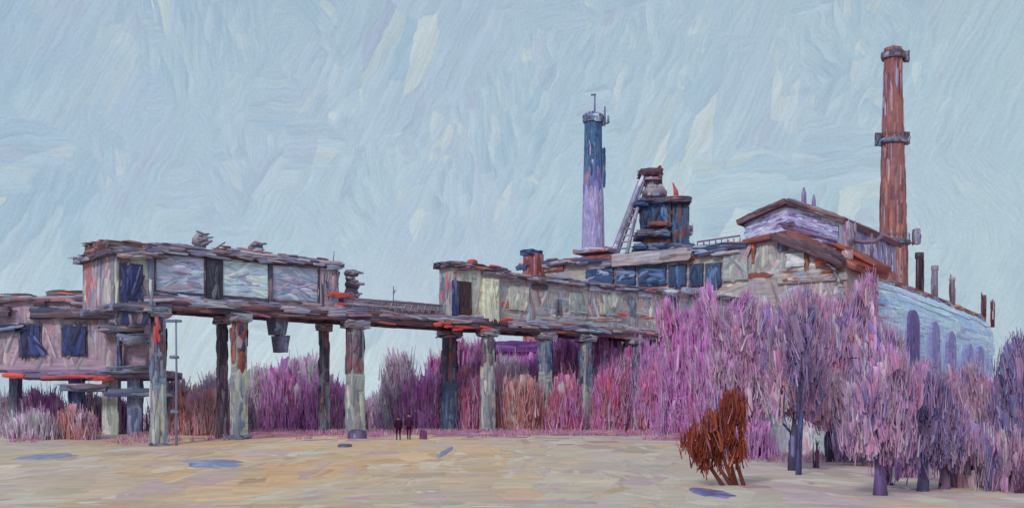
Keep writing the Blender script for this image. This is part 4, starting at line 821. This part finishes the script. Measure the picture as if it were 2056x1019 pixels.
def shrub(px, d, top, hw, pal, label, n=None, name='shrub', group='leafless magenta scrub around the piers', cat='shrub'):
    x, y = pt(px, d); gz = ground(x, y); k = d / F; H = EYE + (HZ - top) * k - gz; hw *= 1.16; rx = hw * k; sd_ = R() * 50
    t = Thing(name, label, cat, None, (x, y, gz), group)
    st = MB(); cr = MB(); tips = []
    for i in range(8):
        a_ = U(0, 6.28); rr = rx * U(.15, .75); h = H * U(.55, .95)
        tip = Vector((math.cos(a_) * rr, math.sin(a_) * rr * .7, h)); mid = tip * .5 + Vector((U(-.2, .2), U(-.2, .2), 0)); mid.x *= .7
        st.tube([(U(-.2, .2), U(-.2, .2), -.15), mid, tip], [2.2 * k, 1.5 * k, .5 * k], 5, (96, 70, 96)); tips.append((mid, tip))
    t.part('stem', st, MB_)
    n = n or int(hw * 2 * (HZ + 40 - top) / 11)
    for i in range(n):
        while True:
            u, v, q = U(-1, 1), U(-1, 1), R()
            prof = max(0, 1 - abs(u) ** 3.2) ** .5 * (.84 + .30 * noise.noise(Vector((u * 2.2 + sd_, v, 0))))
            if q < prof and u * u + v * v < 1 and (R() < .35 or u * u + v * v > .3 or q > prof * .72): break
        if R() < .08 and q < .75: continue
        up = Vector((u * .14 + random.gauss(0, .10), v * .12 + random.gauss(0, .08), 1))
        crown_dab(cr, Vector((u * rx, v * rx * .75, max(.25, q * H * .95))), H, k, pal, up, R() < .85, sd_)
    t.part('crown', cr, MF); return t
def tree(px, d, top, hw, cbase, pal, tcol, label, lean=0.0, dens=1.0, thick=9, name='bare_tree', group='bare purple trees in front of the hall'):
    x, y = pt(px, d); gz = ground(x, y); k = d / F; H = EYE + (HZ - top) * k - gz; hw *= 1.22; rx = hw * k; cbase += 8
    zc = EYE + (HZ - cbase) * k - gz; t = Thing(name, label, 'tree', None, (x, y, gz), group)
    tr = MB(); cr = MB(); pts = [Vector((0, 0, -.2))]; r0 = thick * k; sd_ = R() * 40
    for i in range(1, 7):
        f = i / 6; pts.append(Vector((lean * k * f + U(-.5, .5) * r0 * 1.6, U(-.3, .3) * r0, H * .9 * f)))
    tr.tube(pts, [r0 * (1.25 if i == 0 else 1 - .14 * i) for i in range(7)], 9, tcol)
    for i in range(26):
        f = U(0, .75); p = pts[0].lerp(pts[-1], f); j = min(5, int(f * 6)); p = pts[j].lerp(pts[j + 1], f * 6 - j); a_ = U(0, 6.28); nn = Vector((math.cos(a_), math.sin(a_), 0)); r = r0 * (1 - .8 * f)
        tr.stroke(p + nn * r, (U(-.1, .1), 0, 1), nn, H * U(.08, .2), r * .9, r * .12, jit(tcol, .2))
    limbs = []
    for i in range(13):
        f = U(.22, .9); j = min(5, int(f * 6)); p = pts[j].lerp(pts[j + 1], f * 6 - j); a_ = U(0, 6.28)
        ln = rx * U(.5, 1.0); e = p + Vector((math.cos(a_) * ln, math.sin(a_) * ln * .8, ln * U(.7, 1.7))); e.z = min(e.z, H)
        mid = p.lerp(e, .5) + Vector((0, 0, -.08 * ln)); rr = r0 * (1 - f * .75) * .42
        tr.tube([p, mid, e], [rr, rr * .65, rr * .2], 5, jit(tcol, .08)); limbs.append((p, mid, e))
        for q in range(3):
            b0 = mid.lerp(e, U(0, .8)); e2 = b0 + Vector((U(-.4, .4) * ln, U(-.4, .4) * ln, ln * U(.3, .8))); tr.tube([b0, e2], [rr * .4, rr * .1], 4, jit(tcol, .1)); limbs.append((b0, b0.lerp(e2, .5), e2))
    t.part('trunk', tr, MB_)
    n = int(hw * 2 * (cbase - top) / 17 * dens)
    for i in range(n):
        if R() < .4:
            a, b, c = random.choice(limbs); p = b.lerp(c, R()) + Vector((U(-.1, .1), U(-.1, .1), 0)) * rx; u = p.x / rx
            if p.z < zc: p.z = U(zc, H * .9)
        else:
            while True:
                u, v, q = U(-1, 1), U(-1, 1), R(); pr_ = (1 - abs(u) ** 3) * (.82 + .32 * noise.noise(Vector((u * 2 + sd_, v * 1.5, q))))
                if u * u + v * v < 1 and q < pr_ and noise.noise(Vector((u * 2.6 + sd_, v * 2.6, q * 4))) > -.30: break
            p = Vector((u * rx + lean * k * q * .8, v * rx * .8, zc + q * (H - zc)))
        crown_dab(cr, p, H, k, pal, Vector((u * .2 + random.gauss(0, .15), random.gauss(0, .12), 1)), R() < .72, sd_)
    t.part('crown', cr, MF); return t

for _p in (MAG, ROSE, VIO, BRM, MAU, GRM, INK, ORA):
    _g = 1.7 if _p is VIO else 1.55 if _p is BRM else 1.5 if _p in (MAG, ROSE) else 1.4 if _p in (MAU, GRM) else 1.32 if _p is INK else 1.22; _d = .0 if _p is ORA else .14 if _p in (MAG, ROSE) else .2
    _p[:] = [(tuple(min(242, (v * (1 - _d) + (.3 * c[0] + .55 * c[1] + .15 * c[2]) * _d) * _g * (1.03, 1.0, .94)[i_]) for i_, v in enumerate(c)), w_) for c, w_ in _p]
S = [ # px, d, top, halfwidth, palette, label
 (14, 112, 800, 46, VIO, 'dull violet scrub clump at the left frame edge under plant building'),
 (82, 110, 796, 44, MAG, 'pinkish scrub clump between stilts, left of the dark blue stilt'),
 (184, 112, 802, 36, VIO, 'violet scrub clump between the dark blue and the pale stilt'),
 (150, 98, 838, 34, BRM, 'low rosy scrub at the foot of dark blue stilt'),
 (60, 96, 842, 40, VIO, 'low purple scrub at front of the leftmost stilts'),
 (240, 112, 815, 30, MAG, 'mauve scrub clump under the plant building, between pale and slate stilts'),
 (348, 112, 776, 36, VIO, 'purple scrub clump just right of the left end pier'),
 (398, 108, 790, 44, BRM, 'brownish rose scrub clump left of the rust-topped pier'),
 (430, 116, 756, 34, VIO, 'tall violet scrub just behind the rust-topped pier'),
 (525, 122, 742, 40, VIO, 'violet scrub clump below the hanging hopper, left side'),
 (572, 120, 738, 42, MAG, 'magenta scrub clump right under the hanging hopper'),
 (612, 124, 712, 34, VIO, 'tallest violet scrub between hopper and slim pier'),
 (660, 118, 765, 36, MAG, 'scrub clump at the feet of slim mauve-grey pier'),
 (690, 128, 800, 30, VIO, 'small violet scrub peeping left of the broad grey pier'),
 (770, 130, 800, 36, VIO, 'low lilac scrub between broad grey pier and walkers'),
 (800, 124, 712, 28, VIO, 'tall thin violet shrub against pale sky above walkers'),
 (848, 122, 758, 38, MAG, 'magenta scrub clump directly right above the walkers'),
 (884, 126, 716, 26, MAG, 'narrow magenta shrub left of slate-blue pier'),
 (936, 128, 684, 46, MAG, 'bright magenta shrub between slate-blue and grey-green piers'),
 (940, 122, 752, 40, ROSE, 'low rose shrub in front between slate-blue and grey-green piers'),
 (1010, 134, 722, 50, VIO, 'violet shrub before left end of violet shed'),
 (1036, 121, 760, 50, BRM, 'brown-rose low shrub right of grey-green pier'),
 (1075, 136, 722, 46, MAG, 'magenta shrub before the middle of violet shed'),
 (1140, 136, 668, 52, MAG, 'tall magenta shrub between the last grey piers'),
 (1140, 134, 752, 42, BRM, 'brownish low shrub close behind the grey-violet pier, on its left'),
 (1212, 134, 664, 54, MAG, 'tall magenta shrub right of grey-violet pier'),
 (1226, 120, 746, 30, ROSE, 'deep rose low shrub at the thicket front, right of grey-violet pier'),
 (1282, 134, 660, 56, MAG, 'pink-magenta tall shrub around the last pier'),
 (1322, 116, 738, 34, ROSE, 'rosy low shrub in front of the last pier'),
 (884, 124, 770, 30, ROSE, 'small rose shrub right of the two walkers'),
 (1136, 119, 762, 24, ROSE, 'small rose shrub in the gap right of the slate-topped grey pier'),
 (1362, 118, 664, 48, MAG, 'tall pink-magenta shrub under right end of bridge'),
]
for a in S: shrub(*a)
ob = shrub(1425, 41, 798, 66, ORA, 'rust-orange bush with bare twisted stems on the pale ground', 10, 'rust_bush', None)
# its crown sits above bare stems
for ch in list(ob.e.children): bpy.data.objects.remove(ch)
k = 41 / F; gz = ob.e.location.z; st = MB(); cr = MB(); zc = EYE + (HZ - 925) * k - gz; H = EYE + (HZ - 795) * k - gz
for (bx, tx) in ((52, 10), (70, 40), (48, -20), (56, 30), (30, -35)):
    st.tube([(bx * k, U(-.1, .1), -.1), ((bx + tx) * .5 * k, U(-.1, .1), zc * .9), (tx * k, U(-.2, .2), H * .8)], [4.5 * k, 3.6 * k, 1.2 * k], 6, (104, 60, 52))
for i in range(1000):
    q = R() ** .9; u = U(-1, 1); v = U(-1, 1)
    if q > .62 + .38 * u + .25 * noise.noise(Vector((u * 3, 1, 2))) + .1 or q < .16 * abs(u) + .2 * noise.noise(Vector((u * 4, 5, 1))): continue
    if noise.noise(Vector((u * 2.6, v * 1.5, q * 3))) < -.1: continue
    sk = 14 * (1 - q); p = Vector((u * 64 * k + sk * k, v * 46 * k, zc - .12 + q * (H - zc + .1))); up = (U(-.3, .35), U(-.3, .3), 1)
    if R() < .3: cr.dab(p, up, U(18, 46) * k, U(4, 9) * k, 1.2 * k, pick_c(ORA), None, pick_c(ORA))
    for _ in range(3): cr.twig(p + Vector((random.gauss(0, 5), random.gauss(0, 5), random.gauss(0, 8))) * k, (U(-.4, .4), U(-.4, .4), 1), U(14, 44) * k, U(1.6, 4) * k, alb(jit(pick_c(ORA), .06)))
ob.part('stem', st, MB_); ob.part('crown', cr, MF)

BK, PU, BR = (72, 66, 92), (100, 84, 112), (92, 76, 92)
T = [ # px, d, top, hw, crown base, palette, trunk colour, label, lean
 (1385, 98, 640, 52, 868, MAG, PU, 'magenta bare tree at left edge of grove, over the rust bush', 0, 1.3, 6),
 (1448, 88, 620, 56, 878, MAG, BR, 'tall magenta bare tree just right above the rust bush', -6, 1.3, 7),
 (1478, 62, 640, 50, 880, MAU, BK, 'mauve bare tree with dark trunk right beside the rust bush', 8, .9, 7),
 (1538, 78, 622, 52, 834, MAU, PU, 'mauve tree in front of the wing end and hall corner', 0, 1.2, 7),
 (1592, 50, 606, 50, 806, GRM, BK, 'tall inky-trunked tree before gable of the hall, left of white shed', 10, .8, 9),
 (1603, 47, 620, 22, 742, INK, (70, 72, 110), 'slim ink-blue tree in front of the tall inky-trunked tree', 2, .38, 5.5),
 (1622, 84, 618, 52, 850, MAU, PU, 'mauve tree behind the tall inky-trunked tree', 4, 1.2, 7),
 (1668, 58, 618, 56, 822, GRM, BK, 'grey-mauve tree left of olive scrap, in front of white shed', 0, 1.0, 8),
 (1706, 86, 612, 54, 884, MAU, PU, 'tallest thin mauve tree at the hall corner below red lean-to', 0, 1.1, 7),
 (1742, 54, 660, 52, 890, GRM, PU, 'grey-mauve tree just right of the olive scrap', 6, .9, 8),
 (1768, 36.3, 700, 58, 890, MAU, (92, 74, 112), 'nearest purple tree with thick trunk low on pale ground', 12, .7, 13),
 (1818, 62, 742, 54, 890, MAU, PU, 'mauve tree below the darkest arched window', 0, 1.1, 8),
 (1853, 38, 752, 36, 905, INK, (80, 76, 108), 'pointed ink-blue tree with a narrow crown and thick trunk', 12, .6, 11),
 (1896, 39, 790, 42, 910, GRM, (108, 92, 112), 'small grey-mauve tree right of the pointed ink-blue one', -4, 1.1, 11),
 (1940, 52, 778, 50, 905, MAU, PU, 'mauve tree below the farthest arched windows', 4, 1.2, 9),
 (1985, 46, 756, 48, 905, GRM, (100, 84, 122), 'grey-mauve tree between right edge clump and mauve tree', 6, 1.1, 10),
 (2036, 42, 716, 52, 915, INK, (70, 66, 112), 'dark indigo tree at the right frame edge', 14, .6, 11),
 (2085, 50, 700, 46, 905, INK, (70, 66, 112), 'indigo tree cut by the right frame edge', 0, .6, 10),
]
for a in T: tree(*a)
for px, d, top, hw, pal, lab in ((1785, 41, 868, 34, MAU, 'low mauve shrub right beside nearest purple trunk'), (1905, 44, 868, 40, GRM, 'low grey-mauve shrub right of the ink-blue trunk'), (1985, 39, 880, 40, MAU, 'lowest mauve shrub near the right edge'), (2048, 37, 884, 34, MAU, 'mauve shrub in the bottom right corner of the grove'), (1740, 58, 850, 34, MAG, 'pinkish shrub left of nearest purple trunk'), (1820, 52, 846, 36, MAG, 'pinkish shrub between nearest purple and ink-blue trees'), (1520, 60, 850, 26, MAG, 'low magenta undergrowth shrub before left part of white shed'), (1640, 52, 874, 26, MAG, 'low pink undergrowth shrub in front of white shed middle'), (1506, 70, 800, 36, MAG, 'pink shrub left of white shed'), (1725, 60, 815, 40, GRM, 'grey-mauve shrub at right end of white shed'),
                                 (1800, 46, 850, 42, MAU, 'mauve shrub right behind the nearest purple tree'), (1880, 56, 830, 44, MAU, 'mauve shrub behind the pointed ink-blue tree'), (1950, 40, 850, 44, GRM, 'grey-mauve shrub low at right, between small trees'), (2020, 38, 856, 46, GRM, 'grey-mauve shrub at the foot of dark indigo tree'), (1622, 74, 790, 28, MAU, 'mauve shrub behind the white shed corner'), (1460, 76, 800, 40, ROSE, 'rose shrub right behind the rust bush')):
    shrub(px, d, top, hw, pal, lab, None, 'shrub', 'undergrowth among the bare trees')

# ------------------------------------------------------------------ people
def person(px, d, headpy, coat, trousers, label, turn, stride):
    x, y = pt(px, d); gz = ground(x, y); H = EYE + (HZ - headpy) / F * d - gz; s = H / 1.75
    e = Thing('person', label, 'person', None, (x, y, gz), None, turn)
    V = []; E = []; RR = []
    def v(p, r): V.append(tuple(q * s for q in p)); RR.append(r * s); return len(V) - 1
    def chain(start, items):
        prev = start
        for p, r in items: i = v(p, r); E.append((prev, i)); prev = i
        return prev
    pel = v((0, 0, .95), .15)
    ch = chain(pel, [((0, 0, 1.12), .14), ((0, .01, 1.30), .16), ((0, .01, 1.42), .12)])
    nk = chain(ch, [((0, .0, 1.50), .055)]); chain(nk, [((0, .0, 1.58), .085), ((0, .01, 1.66), .095), ((0, .0, 1.74), .06)])
    for sd_, st in ((-1, stride), (1, -stride)):
        chain(pel, [((.10 * sd_, 0, .86), .10), ((.10 * sd_, st * .5 + .03, .50), .065), ((.10 * sd_, st - .02, .10), .045), ((.10 * sd_, st - .02, .05), .05), ((.11 * sd_, st + .13, .035), .04)])
        wr = chain(ch, [((.19 * sd_, 0, 1.40), .07), ((.24 * sd_, -st * .3 - .02, 1.14), .05), ((.25 * sd_, -st * .6 + .05, .90), .036)])
        hp = chain(wr, [((.25 * sd_, -st * .6 + .07, .84), .032)])
        for fi, fl in enumerate((.075, .085, .08, .062)):
            a = -.03 + fi * .02; chain(hp, [((.25 * sd_, -st * .6 + .07 + a, .80), .0095), ((.245 * sd_, -st * .6 + .075 + a, .80 - fl * .6), .009), ((.235 * sd_, -st * .6 + .085 + a, .80 - fl), .008)])
        chain(wr, [((.235 * sd_, -st * .6 + .095, .86), .011), ((.225 * sd_, -st * .6 + .115, .82), .009)])
    me = bpy.data.meshes.new('body'); me.from_pydata(V, E, []); o = bpy.data.objects.new('person_tmp', me); COL.objects.link(o)
    o.modifiers.new('skin', 'SKIN'); ss = o.modifiers.new('sub', 'SUBSURF'); ss.levels = ss.render_levels = 1
    for i, r in enumerate(RR): me.skin_vertices[0].data[i].radius = (r, r)
    me.skin_vertices[0].data[0].use_root = True
    bpy.context.view_layer.update()
    dg = bpy.context.evaluated_depsgraph_get(); m2 = bpy.data.meshes.new_from_object(o.evaluated_get(dg)); bpy.data.objects.remove(o)
    b = MB(); skin = (150, 104, 96); shoe = (52, 36, 44)
    vs = [tuple(p.co) for p in m2.vertices]
    cs = [alb(shoe if p[2] < .09 * s else trousers if p[2] < .93 * s and abs(p[0]) < .19 * s else skin if (p[2] > 1.47 * s or p[2] < .9 * s) else coat) for p in vs]
    b.add(vs, [tuple(f.vertices) for f in m2.polygons], cs, [(p[0], p[2]) for p in vs], True); e.part('body', b, MCL)
    c = MB()   # coat: closed shell following the trunk
    c.tube([(0, 0, z * s) for z in (.78, .95, 1.12, 1.3, 1.42, 1.485)], [r * s for r in (.205, .185, .175, .195, .165, .075)], 14, coat)
    for sd_, st in ((-1, stride), (1, -stride)): c.tube([(.17 * sd_ * s, 0, 1.42 * s), (.24 * sd_ * s, (-st * .3 - .02) * s, 1.14 * s), (.25 * sd_ * s, (-st * .6 + .04) * s, .91 * s)], [.085 * s, .07 * s, .055 * s], 10, coat)
    e.part('coat', c, MCL)
    h = MB(); h.tube([(0, -.005 * s, z * s) for z in (1.6, 1.65, 1.71, 1.76, 1.785)], [r * s for r in (.092, .112, .108, .075, .02)], 12, (48, 32, 46)); e.part('hat', h, MCL)
    f = MB()   # face features on the front (+y)
    for sx in (-1, 1): f.tube([(.035 * sx * s, .088 * s, 1.635 * s), (.035 * sx * s, .1 * s, 1.635 * s)], [.012 * s, .006 * s], 6, (40, 30, 36)); f.tube([(.09 * sx * s, 0, 1.60 * s), (.105 * sx * s, -.005 * s, 1.645 * s)], [.016 * s, .02 * s], 6, skin)
    f.tube([(0, .088 * s, 1.64 * s), (0, .118 * s, 1.605 * s)], [.01 * s, .018 * s], 6, skin); f.tube([(-.025 * s, .09 * s, 1.565 * s), (.025 * s, .09 * s, 1.565 * s)], [.008 * s, .008 * s], 6, (120, 60, 64)); e.part('face', f, MCL)
person(800, 86, 834, (44, 20, 40), (36, 18, 36), 'shorter walker in dark wine coat, on the left of the pair', .25, .16)
person(821, 88, 827, (62, 28, 56), (48, 24, 46), 'taller walker in dark plum coat, on the right of the pair', -.15, .12)
x, y = pt(850, 88); gz = ground(x, y); t = Thing('stump', 'rounded dark plum stump right of the two walkers', 'stump', None, (x, y, gz)); m = MB(); m.lathe([(.38, -.2), (.3, .2), (.26, .55), (.12, .72), (.03, .76)], 0, 0, 10, (92, 54, 90))
for _ in range(14): a_ = U(0, 6.28); nn = Vector((math.cos(a_), math.sin(a_), 0)); m.stroke(nn * .28 + Vector((0, 0, U(.1, .5))), (0, 0, 1), nn, .5, .2, .04, pick_c([((92, 54, 90), 2), ((110, 66, 110), 2), ((70, 40, 70), 1)]))
t.part('bark', m, MB_)

# ------------------------------------------------------------------ puddles, stones, boards, scrap
def blob(name, label, cat, px, py, wpx, dep, pal, h, tilt=0.0, group=None):
    d = 30.0
    for _ in range(40): x, y = pt(px, d); d = (EYE - ground(x, y)) * F / max(20, py - HZ) * .5 + d * .5
    x, y = pt(px, d); k = d / F; m = MB(); rx = wpx * k / 2; n = 22; vs = [(0, 0, h)]; cs = [alb(pal[0][0])]
    for rr, hh in ((.6, h * .95), (.9, h * .8), (1, -.05)):
        for i in range(n):
            a = 2 * math.pi * i / n; j = 1 + (.42 if name == 'puddle' else .18) * noise.noise(Vector((math.cos(a) * 2.6 + px, math.sin(a) * 2.6, .5)))
            X, Y = math.cos(a) * rx * rr * j, math.sin(a) * dep * rr * j + math.cos(a) * rx * tilt
            vs.append((X, Y, ground(x + X, y + Y) - ground(x, y) + hh)); cs.append(alb(jit(pick_c(pal), .05)))
    fs = [(0, 1 + i, 1 + (i + 1) % n) for i in range(n)] + [(1 + q * n + i, 1 + n + q * n + i, 1 + n + q * n + (i + 1) % n, 1 + q * n + (i + 1) % n) for q in (0, 1) for i in range(n)]
    m.add(vs, fs, cs, [(v[0] * .3, v[1]) for v in vs], True); o = m.build(name, MP); o.location = (x, y, ground(x, y)); tag(o, label, cat, group); return o
PU_ = [((112, 116, 146), 3), ((130, 130, 154), 2), ((100, 104, 136), 2), ((148, 138, 150), 1.5)]
G = 'slushy blue puddles on the open ground'
blob('puddle', 'long slate-blue puddle near left frame edge', 'puddle', 92, 917, 112, 3.6, PU_, .065, -.5, G)
blob('puddle', 'longest slate-blue puddle in front of the rust-topped pier', 'puddle', 425, 930, 150, 3.2, PU_, .065, -1.3, G)
blob('puddle', 'small inky-blue puddle below the rust bush', 'puddle', 1427, 990, 70, 2.2, [((84, 84, 136), 3), ((104, 100, 150), 2), ((140, 130, 160), 1)], .06, -1.2, G)
blob('puddle', 'narrow deep blue-grey puddle right of the walkers', 'puddle', 893, 908, 18, 7.5, PU_, .065, 0, G)
for px, py, w_, h, lab in ((462, 876, 40, .45, 'flat black-violet stone at foot of rust-topped pier'), (692, 897, 30, .25, 'small dark flat stone left in front of broad grey pier'), (718, 880, 40, .8, 'dark slate boulder against the broad grey pier'), (520, 872, 40, .3, 'rose-brown flat stone right of rust-topped pier')):
    blob('stone', lab, 'stone', px, py, w_, .8, [((64, 60, 84), 3), ((84, 80, 108), 2), ((96, 76, 96), 1)] if px != 520 else ROSE, h, 0, 'loose stones by the piers')
BANK = [((132, 92, 108), 3), ((120, 84, 100), 2), ((146, 108, 112), 2), ((124, 96, 126), 1.5)]
for px, d, w_, pal, lab in ((560, 100, 110, ROSE, 'low rosy earth bank below hanging hopper'), (940, 98, 120, BRM, 'brown earth bank in front of grey-green pier'), (1190, 104, 160, VIO, 'purple-brown earth bank along the thicket front'), (1370, 86, 90, VIO, 'violet earth bank left of rust bush')):
    x, y = pt(px, d); m = MB(); k = d / F
    for _ in range(60):
        u, v = U(-1, 1), U(-1, 1); X, Y = u * w_ * k / 2, v * 1.2; hh = .45 * (1 - u * u) * (1 - v * v * .6)
        m.stroke((X, Y, ground(x + X, y + Y) - ground(x, y) + hh), (1, U(-.3, .3), -u * .12), (0, -.6, 1), U(20, 50) * k, U(6, 10) * k, .12, pick_c(BANK))
    vs = []; n = 12
    for j in range(n + 1):
        for i in range(n + 1):
            u, v = i / n * 2 - 1, j / n * 2 - 1; X, Y = u * w_ * k * .56, v * 1.7; vs.append((X, Y, ground(x + X, y + Y) - ground(x, y) - .06 + .5 * (1 - u * u) * (1 - v * v)))
    m.add(vs, [(j * (n + 1) + i, j * (n + 1) + i + 1, (j + 1) * (n + 1) + i + 1, (j + 1) * (n + 1) + i) for j in range(n) for i in range(n)], [alb(BANK[0][0])] * len(vs), [(v[0], v[1]) for v in vs], True)
    o = m.build('earth_bank', MG); o.location = (x, y, ground(x, y)); tag(o, lab, 'earth bank', 'low earth banks before the scrub')
# fan-shaped olive scrap caught in the trees
x, y = pt(1722, 52); t = Thing('dry_leaf', 'small olive-brown fan-shaped dry leaf caught among mauve trees', 'leaf', None, (x, y, EYE + (HZ - 736) / F * 52)); k = 52 / F; m = MB()
for i in range(7):
    a = rad(-62 + i * 20); m.dab((math.sin(rad(20)) * 0 + 3 * k + math.cos(a) * 10 * k, -.05 * i, 18 * k + math.sin(a) * 12 * k), (math.cos(a), 0, math.sin(a)), 28 * k, 9 * k, 3 * k, pick_c([((104, 92, 58), 2), ((84, 72, 46), 2), ((140, 128, 88), 1)]), None)
t.part('blade', m, MF); m = MB(); m.tube([(-16 * k, 0, 18 * k), (4 * k, -.1, 18 * k)], [1.6 * k, 1.2 * k], 5, (84, 74, 50)); t.part('stalk', m, MF)

# brushwood and dead weeds along the foot of the scrub, nobody could count them
m = MB()
for _ in range(34000):
    px = U(-60, 2120)
    if px < 1480: d = 76 + 40 * R()
    else: d = 50 + 34 * R()
    x, y = pt(px, d); f = noise.noise(Vector((x * .28, y * .16, 4))) + (.25 * noise.noise(Vector((x * 1.1, y * .6, 9)))); edge = (d - 96 + 14 * noise.noise(Vector((px * .008, 3, 1)))) / 20 if px < 1480 else (d - 48) / 20
    if f < .30 - .75 * edge: continue
    pal = (ROSE if f > .1 else BRM if R() < .5 else MAG) if px < 1480 else (MAU if R() < .6 else GRM)
    c = pick_c(pal if R() < .8 else [((176, 160, 140), 1)]); kk = d / F
    m.twig((x, y, ground(x, y) + .04), (random.gauss(0, .3), random.gauss(0, .3), 1), U(6, 24) * kk, U(1.8, 4.5) * kk, alb(jit(c, .07)))
o = m.build('brushwood', MF); o['kind'] = 'stuff'; o['label'] = 'low purple brushwood and dead weeds at the foot of the scrub'
